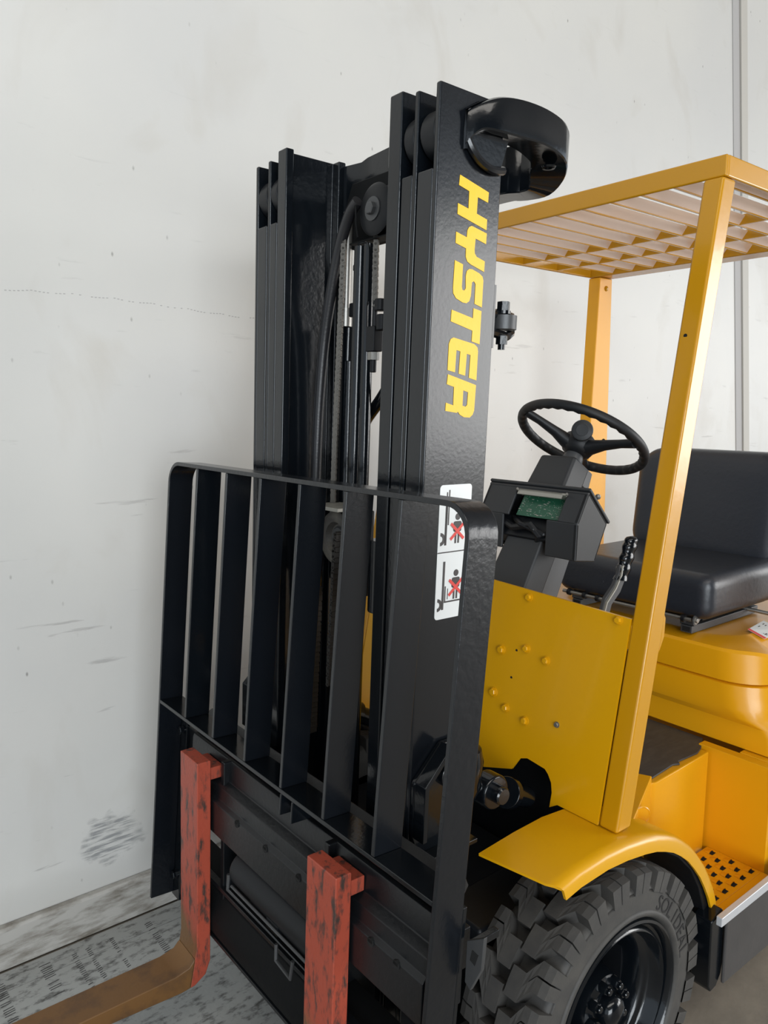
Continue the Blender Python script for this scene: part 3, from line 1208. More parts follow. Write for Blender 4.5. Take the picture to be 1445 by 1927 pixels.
# parking brake lever
LV = empty('parking_brake_lever', (.35, -.2, 1.03), FK)
obj('lever_arm', G().sweep([(.335, -.195, 1.03), (.352, -.197, 1.085), (.385, -.199, 1.115), (.405, -.2, 1.15), (.408, -.2, 1.175)], [(-.018, -.005), (.018, -.005), (.018, .005), (-.018, .005)], up=(0, 1, 0)), PLAS2, LV, bevel=.001)
obj('lever_strip', G().sweep([(.322, -.203, 1.03), (.339, -.205, 1.085), (.372, -.207, 1.118), (.392, -.208, 1.15), (.396, -.208, 1.175)], [(-.002, -.003), (.002, -.003), (.002, .003), (-.002, .003)], up=(0, 1, 0)), PLATEZ, LV, smooth=False)
g = G()
vs, fs = [], []
gn = 26
for i in range(gn):
    t = i/(gn-1)
    c = Vector((.402+.046*t, -.200, 1.135+.112*t))
    r = .0195+.0020*math.cos(t*PI*2*4)*(1 if t < .85 else 0)
    if t > .9:
        r *= math.sqrt(max(0, 1-((t-.9)/.1)**2))*.95+.05
    for k in range(14):
        b = 2*PI*k/14
        vs.append(c+Vector((math.cos(b)*r*1.12, math.sin(b)*r*.8, -.2*math.cos(b)*r)))
for i in range(gn-1):
    for k in range(14):
        fs.append((i*14+k, i*14+(k+1) % 14, i*14+14+(k+1) % 14, i*14+14+k))
fs.append(tuple(range(14)))
fs.append(tuple((gn-1)*14+k for k in range(14)))
obj('lever_grip', g.add(vs, fs), BLACK, LV, ang=60)

# ================================================================= mast
W0 = .07
D = .158


def rail(vo, th, fl_in, u0, H, notch, name, rail_mat, ft=.020):
    """vo: outer web face v (positive, mirrored by s), fl_in: inner tip of flanges"""
    out = []
    for s in (-1, 1):
        g = G()

        def b(u0_, u1_, va, vb, w0, w1):
            g.box(u0_, u1_, min(s*va, s*vb), max(s*va, s*vb), w0, w1)
        if notch == H:
            g.prism([(u0, s*vo), (u0+D, s*vo), (u0+D, s*fl_in), (u0+D-ft, s*fl_in), (u0+D-ft, s*(vo-th)), (u0+ft, s*(vo-th)), (u0+ft, s*fl_in), (u0, s*fl_in)], 'z', W0, H)
        else:
            b(u0, u0+D, vo, vo-th, W0, H)
            b(u0, u0+ft, vo-th+.0002, fl_in, W0, notch)
            b(u0+D-ft, u0+D, vo-th+.0005, fl_in, W0, H-.004)
        out.append(obj(name, g, rail_mat if isinstance(rail_mat, bpy.types.Material) else rail_mat[0 if s < 0 else 1], FK, T=Tm, bevel=.003))
    return out


outer = rail(.3087, .011, .2585, 0, 2.1164, 1.981, 'outer_mast_rail', (BLACKR, BLACK))
mid = rail(.2549, .011, .2150, 0, 2.1164, 1.981, 'middle_mast_rail', (BLACK, BLACK))
inn = rail(.2112, .012, .1760, -.001, 2.128, 2.128, 'inner_mast_rail', (BLACK, BLACK))
for s in (-1, 1):
    for (va, vb, par) in ((.2165, .2430, mid[0 if s < 0 else 1]), (.2600, .2970, outer[0 if s < 0 else 1])):
        obj('mast_roller', G().cyl((.043, s*va, 2.045), (.043, s*vb, 2.045), .043, 32), BLACKM, par, T=Tm, bevel=.003)

# lettering on the near outer rail
LET = {
 'H': [(0.0541, 1.9769), (0.1268, 1.9608), (0.1262, 1.943), (0.0997, 1.948), (0.0992, 1.9197), (0.1261, 1.914), (0.1258, 1.8956), (0.0523, 1.9114), (0.0523, 1.9295), (0.0783, 1.9247), (0.0781, 1.954), (0.0527, 1.9596)],
 'Y': [(0.0511, 1.8817), (0.0775, 1.8761), (0.0783, 1.8882), (0.0821, 1.8944), (0.0885, 1.8972), (0.127, 1.8901), (0.1267, 1.8716), (0.0994, 1.8772), (0.0981, 1.8583), (0.0993, 1.8516), (0.1041, 1.8465), (0.1257, 1.8413), (0.1254, 1.8227), (0.0901, 1.8315), (0.0815, 1.8354), (0.0773, 1.8428), (0.0769, 1.8571), (0.0511, 1.8627)],
 'S': [(0.0512, 1.8336), (0.0714, 1.8291), (0.0711, 1.7908), (0.0728, 1.7852), (0.0775, 1.7846), (0.0812, 1.7889), (0.0797, 1.8101), (0.0817, 1.819), (0.0874, 1.8232), (0.0957, 1.8235), (0.113, 1.8188), (0.122, 1.8141), (0.1246, 1.8074), (0.1245, 1.7597), (0.1052, 1.7643), (0.1053, 1.7988), (0.1009, 1.8034), (0.0957, 1.801), (0.0948, 1.7772), (0.0914, 1.7676), (0.0844, 1.7632), (0.075, 1.7636), (0.0582, 1.7692), (0.0511, 1.7771), (0.0499, 1.7861)],
 'T': [(0.0492, 1.7486), (0.1031, 1.7385), (0.1032, 1.7564), (0.1239, 1.7531), (0.1236, 1.6935), (0.1028, 1.6974), (0.1033, 1.7165), (0.0483, 1.7284)],
 'E': [(0.0463, 1.6891), (0.0503, 1.6979), (0.0571, 1.701), (0.1104, 1.6929), (0.1187, 1.6874), (0.1206, 1.6807), (0.1202, 1.6278), (0.1004, 1.6318), (0.1017, 1.6728), (0.092, 1.6745), (0.0905, 1.635), (0.0741, 1.638), (0.0755, 1.6778), (0.0655, 1.6795), (0.0645, 1.6399), (0.0461, 1.643)],
 'R': [(0.0475, 1.6358), (0.1199, 1.6192), (0.1185, 1.5726), (0.1151, 1.5646), (0.1077, 1.5593), (0.093, 1.5598), (0.0821, 1.5641), (0.0769, 1.5695), (0.0733, 1.5674), (0.0453, 1.5706), (0.0458, 1.5851), (0.0643, 1.5808), (0.0639, 1.6138),
       (0.0876, 1.6085), (0.0876, 1.5806), (0.0955, 1.579), (0.0996, 1.5826), (0.1004, 1.6055), (0.0876, 1.6087), (0.0640, 1.6140), (0.0459, 1.6181)]}
NR = outer[0]
VL = -.3087
for ch, pl in LET.items():
    if ch == 'R':
        g = G()
        h = [(0.0876, 1.6085), (0.1004, 1.6055), (0.0996, 1.5826), (0.0955, 1.579), (0.0876, 1.5806)]
        parts = [[(0.0475, 1.6358), (0.1199, 1.6192), (0.1004, 1.6055), (0.0876, 1.6085), (0.0639, 1.6138), (0.0459, 1.6181)],
                 [(0.1199, 1.6192), (0.1185, 1.5726), (0.1151, 1.5646), (0.1077, 1.5593), (0.0996, 1.5826), (0.1004, 1.6055)],
                 [(0.1077, 1.5593), (0.093, 1.5598), (0.0821, 1.5641), (0.0769, 1.5695), (0.0876, 1.5806), (0.0955, 1.579), (0.0996, 1.5826)],
                 [(0.0769, 1.5695), (0.0733, 1.5674), (0.0453, 1.5706), (0.0458, 1.5851), (0.0643, 1.5808), (0.0639, 1.6138), (0.0876, 1.6085), (0.0876, 1.5806)]]
        for p in parts:
            g.prism(p, 'y', VL-.0008, VL-.00005)
    else:
        g = G().prism(pl, 'y', VL-.0008, VL-.00005)
    obj('letter', g, DECY, NR, T=Tm, smooth=False)

# warning decal: rounded white plate with two pictograms
def rrect(u0, u1, w0, w1, r, n=5):
    pts = []
    for (cu_, cw, a0) in ((u1-r, w1-r, 0), (u0+r, w1-r, 90), (u0+r, w0+r, 180), (u1-r, w0+r, 270)):
        for k in range(n+1):
            a = math.radians(a0+90*k/n)
            pts.append((cu_+r*math.cos(a), cw+r*math.sin(a)))
    return pts


dc = obj('warning_decal', G().prism(rrect(.042, .1235, 1.180, 1.4355, .007), 'y', VL-.0009, VL-.00005), WHITE, NR, T=Tm, smooth=False)
VI0, VI1 = VL-.0013, VL-.00095


def icon(name, gs, mt):
    obj(name, gs, mt, dc, T=Tm, smooth=False)


def bar2(g, a, b, wd, v0=VI0, v1=VI1):
    a, b = Vector(a), Vector(b)
    t = (b-a).normalized()
    nn = Vector((-t.y, t.x))*wd/2
    g.prism([tuple(a+nn), tuple(b+nn), tuple(b-nn), tuple(a-nn)], 'y', v0, v1)


def disc2(g, c, r, r0=0, a0=0, a1=360, n=20):
    o_ = [(c[0]+r*math.cos(math.radians(a0+(a1-a0)*k/n)), c[1]+r*math.sin(math.radians(a0+(a1-a0)*k/n))) for k in range(n+1)]
    if r0:
        i_ = [(c[0]+r0*math.cos(math.radians(a0+(a1-a0)*k/n)), c[1]+r0*math.sin(math.radians(a0+(a1-a0)*k/n))) for k in range(n+1)]
        for k in range(n):
            g.prism([o_[k], o_[k+1], i_[k+1], i_[k]], 'y', VI0, VI1)
    else:
        g.prism(o_[:-1], 'y', VI0, VI1)


def person_icon(cu0, wf):
    g = G()
    disc2(g, (cu0, wf+.0505), .0065)
    g.prism(rrect(cu0-.0105, cu0+.0105, wf+.022, wf+.042, .004, 3), 'y', VI0, VI1)
    g.prism([(cu0-.006, wf), (cu0-.0015, wf), (cu0-.0015, wf+.023), (cu0-.006, wf+.023)], 'y', VI0, VI1)
    g.prism([(cu0+.0015, wf), (cu0+.006, wf), (cu0+.006, wf+.023), (cu0+.0015, wf+.023)], 'y', VI0, VI1)
    icon('person_symbol', g, ICON)
    g = G()
    bar2(g, (cu0-.017, wf+.008), (cu0+.017, wf+.038), .0058, VI0-.0004, VI1-.0004)
    bar2(g, (cu0-.017, wf+.038), (cu0+.017, wf+.008), .0058, VI0-.0008, VI1-.0005)
    icon('red_cross', g, ICONR)


person_icon(.090, 1.324)
person_icon(.0925, 1.216)
g = G()
bar2(g, (.0605, 1.322), (.0605, 1.408), .0055)
bar2(g, (.0605, 1.322), (.0605, 1.422), .0028)
bar2(g, (.066, 1.36), (.066, 1.426), .0030)
icon('mast_symbol', g, ICON)
g = G()
disc2(g, (.047, 1.334), .0125, .0060, -88, 88)
icon('wheel_symbol', g, ICON)
g = G()
bar2(g, (.0605, 1.198), (.0605, 1.291), .0055)
icon('mast_symbol', g, ICON)
g = G()
disc2(g, (.047, 1.208), .0125, .0060, -88, 88)
icon('wheel_symbol', g, ICON)
g = G()
bar2(g, (.066, 1.212), (.066, 1.243), .0030)
bar2(g, (.064, 1.2125), (.1185, 1.2125), .0030)
bar2(g, (.0725, 1.217), (.0725, 1.238), .0018)
icon('fork_symbol', g, ICON)
g = G()
bar2(g, (.042, 1.3085), (.1235, 1.3085), .0022)
icon('divider_line', g, ICON)

# ---- top tie member of the outer mast
secT = []


def tie(name, path, mt):
    """path items: (u, v, half width, w_low, w_high)"""
    g = G()
    vs, fs = [], []
    n = len(path)
    P = [Vector((p[0], p[1])) for p in path]
    K = 10
    for i, p in enumerate(path):
        a = P[max(i-1, 0)]
        b = P[min(i+1, n-1)]
        t = (b-a).normalized()
        nn = Vector((-t.y, t.x))
        hw, lo, hi = p[2:5]
        r = min(.012, (hi-lo)*.3)
        for (q, z) in ((-hw+.002, lo), (hw-.002, lo), (hw, lo+.003), (hw, hi-r), (hw-r*.3, hi-r*.3), (hw-r, hi), (-hw+r, hi), (-hw+r*.3, hi-r*.3), (-hw, hi-r), (-hw, lo+.003)):
            c = P[i]+nn*q
            vs.append((c.x, c.y, z))
    for i in range(n-1):
        for k in range(K):
            fs.append((i*K+k, i*K+(k+1) % K, (i+1)*K+(k+1) % K, (i+1)*K+k))
    fs.append(tuple(range(K))[::-1])
    fs.append(tuple((n-1)*K+k for k in range(K)))
    g.add(vs, fs)
    return obj(name, g, mt, FK, T=Tm, ang=30)


hp = [(.058, -.3130, .004, 2.026, 2.084), (.085, -.3190, .010, 2.052, 2.100), (.125, -.3210, .014, 2.056, 2.117), (.175, -.3140, .022, 2.058, 2.126), (.240, -.3060, .030, 2.060, 2.127), (.300, -.2930, .034, 2.052, 2.122), (.330, -.2700, .036, 2.036, 2.114), (.338, -.245, .034, 2.014, 2.108), (.330, -.21, .032, 2.010, 2.106), (.312, -.18, .030, 2.010, 2.104), (.308, -.08, .030, 2.010, 2.104), (.306, 0, .030, 2.010, 2.104)]
def dense(P, n=4):
    out = []
    for i in range(len(P)-1):
        p0, p1, p2, p3 = P[max(i-1, 0)], P[i], P[i+1], P[min(i+2, len(P)-1)]
        for k in range(n):
            t = k/n
            out.append(tuple(.5*(2*b+(c-a)*t+(2*a-5*b+4*c-d)*t*t+(3*b-a-3*c+d)*t**3) for a, b, c, d in zip(p0, p1, p2, p3)))
    out.append(P[-1])
    return out


hp = dense(hp)
full = hp+[(u, -v, h, a, b) for u, v, h, a, b in hp[:-1][::-1]]
tieo = tie('top_tie_member', full, BLACK)
obj('tie_plug', G().lathe([(.0, 0), (.008, 0), (.008, .003), (.013, .0035), (.015, 0)], (.300, -.296, 2.043), (0, 0, -1), 20), BLACK, tieo, T=Tm)
obj('tie_weld', G().tube([(.062, -.311, 2.02), (.060, -.3125, 2.05), (.063, -.311, 2.084), (.09, -.311, 2.10)], .005, 8).tube(smooth_path([(.064, -.313, 2.036), (.075, -.315, 2.020), (.096, -.317, 2.004), (.125, -.317, 1.997), (.156, -.314, 2.002)]), .0075, 8), BLACKR, tieo, T=Tm)
obj('tie_gusset', G().prism([(.064, 2.05), (.074, 2.026), (.095, 2.008), (.125, 2.0), (.152, 2.006), (.168, 2.056)], 'y', -.3125, -.3095), BLACK, tieo, T=Tm, bevel=.001)

# ---- inner mast cross plate (arched) between the inner rails
ar_out = [(.2, 2.132), (.188, 2.134), (.12, 2.133), (.0, 2.131)]
g = G()
K = 12
lo_, hi_ = [], []
pathu = []
for i in range(-K, K+1):
    v_ = .198*i/K
    a_ = abs(v_)
    top_w = 2.118+.010*(1-a_/.198)+(.006 if a_ < .12 else 0)
    low_w = 2.072-(0.0 if a_ < .06 else ((a_-.06)/.138)**1.7*.105)
    uu = .150+(.0 if a_ > .185 else .022)*(1 if a_ < .12 else (.185-a_)/.065)
    lo_.append((uu, v_, low_w))
    hi_.append((uu, v_, top_w))
n = 2*K+1
vs = lo_+hi_+[(u+.016, v, ww) for u, v, ww in lo_]+[(u+.016, v, ww) for u, v, ww in hi_]
fs = []
for i in range(n-1):
    fs += [(i, i+1, n+i+1, n+i), (2*n+i, 2*n+i+1, 3*n+i+1, 3*n+i), (i, i+1, 2*n+i+1, 2*n+i), (n+i, n+i+1, 3*n+i+1, 3*n+i)]
fs += [(0, n, 3*n, 2*n), (n-1, 2*n-1, 4*n-1, 3*n-1)]
itie = obj('inner_cross_plate', g.add(vs, fs), BLACK, FK, T=Tm, ang=40)
# cast numbers on the plate end: rows of small raised dots
g = G()
for i in range(9):
    for j in range(2):
        g.box(.148, .151, .176+j*.010, .181+j*.010, 2.03+i*.0095, 2.034+i*.0095+.0025*(i % 2))
tag(obj('cast_marks', g, BLACK, itie, T=Tm, smooth=False), kind='stuff')
for ww in (1.15, .42):
    obj('rear_cross_member', G().box(.165, .185, -.30, .30, ww, ww+.10), BLACKM, FK, T=Tm, bevel=.004)

# ---- upper sheave with its nut
shv = obj('upper_sheave', G().lathe([(.010, -.020), (.044, -.020), (.052, -.014), (.044, -.004), (.044, .004), (.052, .014), (.046, .018), (.030, .014), (.018, .012)], (.10, -.030, 1.977), (1, 0, 0), 40), BLACKM, FK, T=Tm, ang=40)
obj('sheave_nut', hexbolt((.080, -.030, 1.977), (-1, 0, 0), .013, .012, .024), DSTEEL, shv, T=Tm)
obj('sheave_guard', G().tube([(.074, .022, 1.995), (.072, .016, 1.955), (.072, .008, 1.925)], .0022, 8).prism([(.090, 1.921), (.13, 1.921), (.13, 1.924), (.090, 1.924)], 'y', -.08, .062), BLACKD, shv, T=Tm)
obj('sheave_back_plate', G().prism([(-.095, 1.945), (-.03, 1.921), (.100, 1.921), (.125, 1.95), (.13, 2.0), (.10, 2.06), (-.095, 2.06)], 'x', .120, .140), BLACKD, shv, T=Tm, bevel=.003)

# ---- big hose looping up over the sheave
hz = [(.08, .022, 2.002), (.08, .046, 1.985), (.082, .072, 1.95), (.085, .100, 1.895), (.088, .128, 1.81), (.09, .150, 1.72), (.09, .163, 1.60), (.09, .168, 1.50), (.09, .170, 1.40), (.09, .168, 1.30)]


HOSE = mat('hose_rubber', (.016, .016, .018), .33, bump=(260, .3, .001))
obj('lift_hose', G().tube(smooth_path(hz), .0125, 14), HOSE, FK, T=Tm)
obj('lift_hose', G().tube(smooth_path([(.075, .135, 1.30), (.07, .158, 1.22), (.07, .170, 1.10), (.07, .172, .95), (.08, .165, .80)]), .0085, 12), HOSE, FK, T=Tm)
obj('lift_hose', G().tube(smooth_path([(.088, .118, 1.30), (.088, .142, 1.22), (.088, .152, 1.10), (.088, .154, .95), (.088, .15, .80)]), .0085, 12), HOSE, FK, T=Tm)

# ---- hydraulic tubes and cylinders
obj('lift_tube', G().tube([(.10, .0345, 1.915), (.10, .036, 1.0), (.10, .036, .5)], .0135, 16), BLACK, FK, T=Tm)
obj('lift_tube', G().tube([(.10, .0035, 1.915), (.10, .000, 1.5), (.10, .0, 1.0), (.10, 0, .5)], .0125, 16), BLACK, FK, T=Tm)
obj('cylinder_rod', G().cyl((.115, .103, 2.0), (.115, .103, 1.78), .011, 16).cyl((.115, .103, 1.795), (.115, .103, 1.755), .015, 16), STEEL, FK, T=Tm)
obj('lift_cylinder', G().cyl((.13, .110, 1.755), (.13, .112, 1.66), .019, 20).cyl((.13, .102, 1.68), (.13, .10, .25), .022, 24), BLACK, FK, T=Tm, bevel=.002)
obj('lift_cylinder', G().tube(smooth_path([(.13, -.075, 1.74), (.13, -.068, 1.66), (.13, -.02, 1.60), (.13, .05, 1.53), (.13, .075, 1.45), (.13, .08, 1.3)]), .013, 14), BLACK, FK, T=Tm)
obj('tube_clamp', G().box(.10, .125, .040, .072, 1.772, 1.802).box(.10, .12, .050, .062, 1.868, 1.882), BLACKM, FK, T=Tm, bevel=.003)
obj('chain_guard', G().tube(smooth_path([(.09, .03, 1.918), (.088, .0, 1.917), (.088, -.0105, 1.905), (.088, -.012, 1.86), (.088, -.012, 1.80), (.090, -.008, 1.785), (.09, -.010, 1.73)]), .0022, 8), BLACK, FK, T=Tm)
for v_, w0_, w1_ in ((-.040, 1.775, 1.80), (-.047, 1.735, 1.768)):
    obj('tube_clamp', G().cyl((.10, v_, w0_), (.10, v_, w1_), .012, 14), BLACKM, FK, T=Tm, bevel=.003)
CA = obj('chain_anchor', G().box(.088, .112, -.037, -.009, 1.693, 1.745).cyl((.10, -.022, 1.693), (.10, -.022, 1.650), .0070, 14).cyl((.10, -.022, 1.745), (.10, -.022, 1.80), .0055, 14), BLACKM, FK, T=Tm, bevel=.002)
obj('anchor_nut', G().cyl((.10, -.022, 1.676), (.10, -.022, 1.692), .0125, 6), STEEL, CA, T=Tm)

# ---- leaf chains: one object per link
DARKCHAIN = mat('dark_chain_steel', (.030, .027, .024), .5, metal=.3)  # darker steel for the two lower chains


def chain_links(name, path, wd, step, lk, cm=CHAINM):
    ch = empty(name, Tm(path[0]), FK)
    P = [Tm(p) for p in path]
    # arclength resample
    L = [0]
    for a, b in zip(P, P[1:]):
        L.append(L[-1]+(b-a).length)
    n = int(L[-1]/step)

    def at(s_):
        for i in range(len(P)-1):
            if s_ <= L[i+1]:
                return P[i].lerp(P[i+1], (s_-L[i])/(L[i+1]-L[i]))
        return P[-1]
    proto = {}
    for i in range(n):
        a = at(i*step)
        b = at((i+1)*step)
        c = (a+b)/2
        key = i % 2
        if key not in proto:
            g = G()
            t = (b-a).normalized()
            x_ = lk
            side = t.cross(x_).normalized()
            hw = step*.5
            w_ = wd*(1.0 if key else .78)
            # figure-eight plate, normal along lk
            out = []
            for q in range(20):
                an = 2*PI*q/20
                ca, sa = math.cos(an), math.sin(an)
                rr = .0060
                off = hw if ca > 0 else -hw
                out.append(t*(off+ca*rr)+side*sa*rr*(1 if abs(ca) > .3 else .72))
            vs = [c+p+x_*w_ for p in out]+[c+p-x_*w_ for p in out]
            fs = [tuple(range(20)), tuple(range(20, 40))]+[(q, (q+1) % 20, 20+(q+1) % 20, 20+q) for q in range(20)]
            g.add(vs, fs)
            for sg in (-1, 1):
                pc_ = c+t*hw*sg
                g.cyl(pc_-x_*(wd+.0015), pc_+x_*(wd+.0015), .0024, 8)
            o = obj('chain_link', g, cm, ch, smooth=False)
            proto[key] = (o, wpos(o)-c)
        else:
            o, dlt = proto[key]
            twin(o, c+dlt, ch)
    return ch


lkn = Vector((-.55, -.83, 0)).normalized()
chain_links('lift_chain', [(.085, .073, 1.965), (.085, .079, 1.80), (.085, .086, 1.60), (.085, .090, 1.42), (.085, .090, 1.33)], .006, .0125, Vector((-.8, -.6, 0)))
chain_links('lift_chain', [(.10, -.019, 1.925), (.10, -.020, 1.85), (.10, -.022, 1.785)], .005, .0125, Vector((-.8, -.6, 0)))
chain_links('lift_chain', [(.050, .020, 1.30), (.052, .028, 1.20), (.055, .036, 1.10), (.055, .040, .95)], .009, .0125, Vector((-1, 0, 0)), DARKCHAIN)
chain_links('lift_chain', [(.06, .105, 1.16), (.06, .110, 1.0), (.06, .116, .80)], .009, .0125, Vector((-1, 0, 0)), DARKCHAIN)
obj('chain_backing', G().box(.098, .104, .094, .118, 1.34, 1.93), BLACKD, FK, T=Tm, smooth=False)

# ---- lower chain sheave and bracket
sh2 = obj('lower_sheave', G().lathe([(.030, -.004), (.036, -.016), (.052, -.018), (.060, -.014), (.060, -.006), (.046, -.002), (.046, .008), (.060, .012), (.058, .016), (.03, .016)], (.085, .058, 1.285), (1, 0, 0), 44), mat('worn_sheave_steel', (.06, .055, .05), .5, col2=(.12, .11, .09), mix=(12, .45, .6), bump=(90, .3)), FK, T=Tm, ang=35)
obj('sheave_hub', G().lathe([(.0, -.008), (.022, -.008), (.028, -.002), (.030, 0)], (.085, .058, 1.285), (1, 0, 0), 28), DSTEEL, sh2, T=Tm)
obj('sheave_shelf', G().box(.03, .12, -.005, .105, 1.352, 1.360), PLATEZ, sh2, T=Tm, bevel=.001)
obj('sheave_yoke', G().box(.10, .12, -.02, .115, 1.16, 1.352), BLACKM, sh2, T=Tm, bevel=.003)
obj('carriage_cylinder', G().cyl((.09, -.095, 1.30), (.09, -.095, 1.145), .032, 28).cyl((.09, -.095, 1.145), (.09, -.095, .45), .020, 24), BLACK, FK, T=Tm, bevel=.002)

# ---- hose guide bracket behind the near outer rail
BR = obj('hose_guide_bracket', G().box(.158, .166, -.304, -.296, 1.690, 1.805).tube([(.166, -.29, 1.752), (.19, -.285, 1.757), (.24, -.275, 1.757), (.249, -.27, 1.745), (.246, -.272, 1.725), (.225, -.282, 1.717), (.166, -.29, 1.722)], .009, 8), BLACK, FK, T=Tm, bevel=0)
obj('bracket_roller', G().cyl((.208, -.288, 1.728), (.208, -.288, 1.754), .025, 24), DSTEEL, BR, T=Tm)
obj('bracket_bolt', G().cyl((.205, -.288, 1.762), (.205, -.288, 1.780), .0125, 6).cyl((.205, -.288, 1.757), (.205, -.288, 1.763), .0145, 18), BLACK, BR, T=Tm)
obj('bracket_nut', G().cyl((.205, -.288, 1.700), (.205, -.288, 1.716), .0115, 6).cyl((.205, -.288, 1.690), (.205, -.288, 1.70), .007, 12), BLACK, BR, T=Tm)

# ---- mast foot bracket and tilt cylinders
for s in (-1, 1):
    g = G()
    pr = [(.0, .870), (.065, .935), (.15, .935), (.15, .71), (.02, .71), (.0, .76)]
    g.prism(pr, 'y', min(s*.3095, s*.322), max(s*.3095, s*.322))
    br = obj('tilt_bracket', g, BLACK, FK, T=Tm, bevel=.004)
    obj('bracket_rib', G().prism([(.0, .873), (.065, .94), (.072, .932), (.012, .868), (.012, .76), (.0, .76)], 'y', min(s*.322, s*.352), max(s*.322, s*.352)), BLACK, br, T=Tm, bevel=.002)
    obj('bracket_rib', G().box(.02, .15, min(s*.322, s*.352), max(s*.322, s*.352), .712, .722), BLACK, br, T=Tm, bevel=.002)
    obj('pin_boss', G().lathe([(.026, 0), (.026, .012), (.020, .016), (0, .018)], (.085, s*.322, .868), (0, s, 0), 24), BLACK, br, T=Tm)
    # tilt cylinder runs back under the cowl through the cut-out
    a = Vector((-.235, s*.300, .812))
    b = Vector((.06, s*.255, .66))
    d = (b-a).normalized()
    tc = obj('tilt_cylinder', G().cyl(a+d*.15, a+d*.24, .024, 28).cyl(a+d*.02, a+d*.1, .014, 18), BLACK, FK, bevel=.002)
    obj('cylinder_clevis', G().lathe([(.034, -.020), (.037, -.016), (.037, .016), (.034, .020)], a+Vector((.055, 0, -.028)), (0, 1, 0), 28), BLACK, tc, bevel=.002)
    obj('clevis_pin', G().lathe([(.019, 0), (.019, .018), (.016, .021), (0, .021)], a+Vector((.055, s*.020, -.028)), (0, s, 0), 24), BLACK, tc)
    obj('cylinder_gland', G().cyl(a+d*.145, a+d*.165, .034, 28), BLACK, tc, bevel=.002)
    obj('cylinder_boss', G().lathe([(.030, -.06), (.036, -.03), (.036, .03), (.028, .055), (0, .066)], a+Vector((-.010, -s*.01, .028)), (0, .15*s, 1), 24), BLACK, tc)
obj('drive_axle', G().cyl((.02, -.36, .31), (.02, .36, .31), .085, 32).box(-.1, .12, -.22, .22, .18, .46), BLACKM, FK, bevel=.01)
for y_ in (-.33, .20):
    obj('axle_mount', G().box(-.23, .10, y_, y_+.13, .16, .50), BLACKM, FK, bevel=.01)

# ================================================================= carriage and load backrest
WB, WT, WL, WO = .54295, 1.43891, .80721, .243
TH_ = .0095
BR_ = empty('load_backrest', Tb((0, 0, .8)), FK)
# bent outer hoop : sweep rectangular section; r corner .035
rc = .05
path = [(0, WB-TH_/2, WO)]
for k in range(9):
    a = PI/2*k/8
    path.append((0, WB-TH_/2-rc+rc*math.cos(a), WT-TH_/2-rc+rc*math.sin(a)))
path = path+[(0, -p[1], p[2]) for p in path[::-1]]
g = G()
vs, fs = [], []
nP = len(path)
for i, p in enumerate(path):
    a = Vector(path[max(i-1, 0)])
    b = Vector(path[min(i+1, nP-1)])
    t = (b-a).normalized()
    nn = Vector((0, -t.z, t.y))
    dep = .064 if p[2] < .5 or i in (0, nP-1) else .064
    for (u, q) in ((0, -1), (0, 1), (dep, 1), (dep, -1)):
        vs.append(Vector((u, p[1], p[2]))+nn*q*TH_/2)
for i in range(nP-1):
    for k in range(4):
        fs.append((i*4+k, i*4+(k+1) % 4, i*4+4+(k+1) % 4, i*4+4+k))
fs += [(0, 1, 2, 3), tuple((nP-1)*4+k for k in range(4))]
obj('outer_frame', G().add(vs, fs), BLACKB, BR_, T=Tb, bevel=.0015)
bar_v = [.3849, .2350, .0835, -.0685, -.2205, -.3740]
for v in bar_v:
    obj('upright_bar', G().box(.001, .064, v-TH_, v, WL, WT-TH_-.0002), BLACKR if v < .3 else BLACK, BR_, T=Tb, bevel=.0015)
obj('lower_rail', G().box(0, .064, -WB+TH_, WB-TH_, WL-TH_, WL-.0002), BLACK, BR_, T=Tb, bevel=.0015)
# foot flange behind the lower half of each leg
for s in (-1, 1):
    g = G()
    g.box(.064, .073, min(s*(WB-.045), s*WB), max(s*(WB-.045), s*WB), WO-.01, WL-.03)
    obj('leg_flange', g, BLACK, BR_, T=Tb, bevel=.0015)
    for ww in (.715, .30):
        obj('leg_bolt', hexbolt((.064, s*(WB-.022), ww), (-1, 0, 0), .011, .012, .015), BLACK, BR_, T=Tb)
# stiffener loop under the lower rail
for v in (-.075, -.118):
    obj('stiffener', G().box(.0, .05, v-.006, v, .752, WL-TH_-.0002), BLACK, BR_, T=Tb, bevel=.002)

CR = empty('carriage', Tk((.03, 0, .6)), FK)
fbp = [(.003, .572), (.003, .652), (.012, .660), (.014, .690), (.034, .700), (.036, .742), (.040, .750), (.095, .752), (.095, .572)]
obj('upper_fork_bar', G().add([(u, v, ww) for v in (-.520, .405) for u, ww in fbp], [tuple(range(9))[::-1], tuple(range(9, 18))]+[(i, (i+1) % 9, 9+(i+1) % 9, 9+i) for i in range(9)]), BLACKC, CR, T=Tk, bevel=.002)
obj('carriage_top_plate', G().add([(u, v, ww) for v in (-.505, .44) for u, ww in ((.048, .7525), (.1, .7525), (.115, .775), (.108, .79), (.06, .768))], [tuple(range(5))[::-1], tuple(range(5, 10))]+[(i, (i+1) % 5, 5+(i+1) % 5, 5+i) for i in range(5)]), PLATEB, CR, T=Tk, bevel=.002)
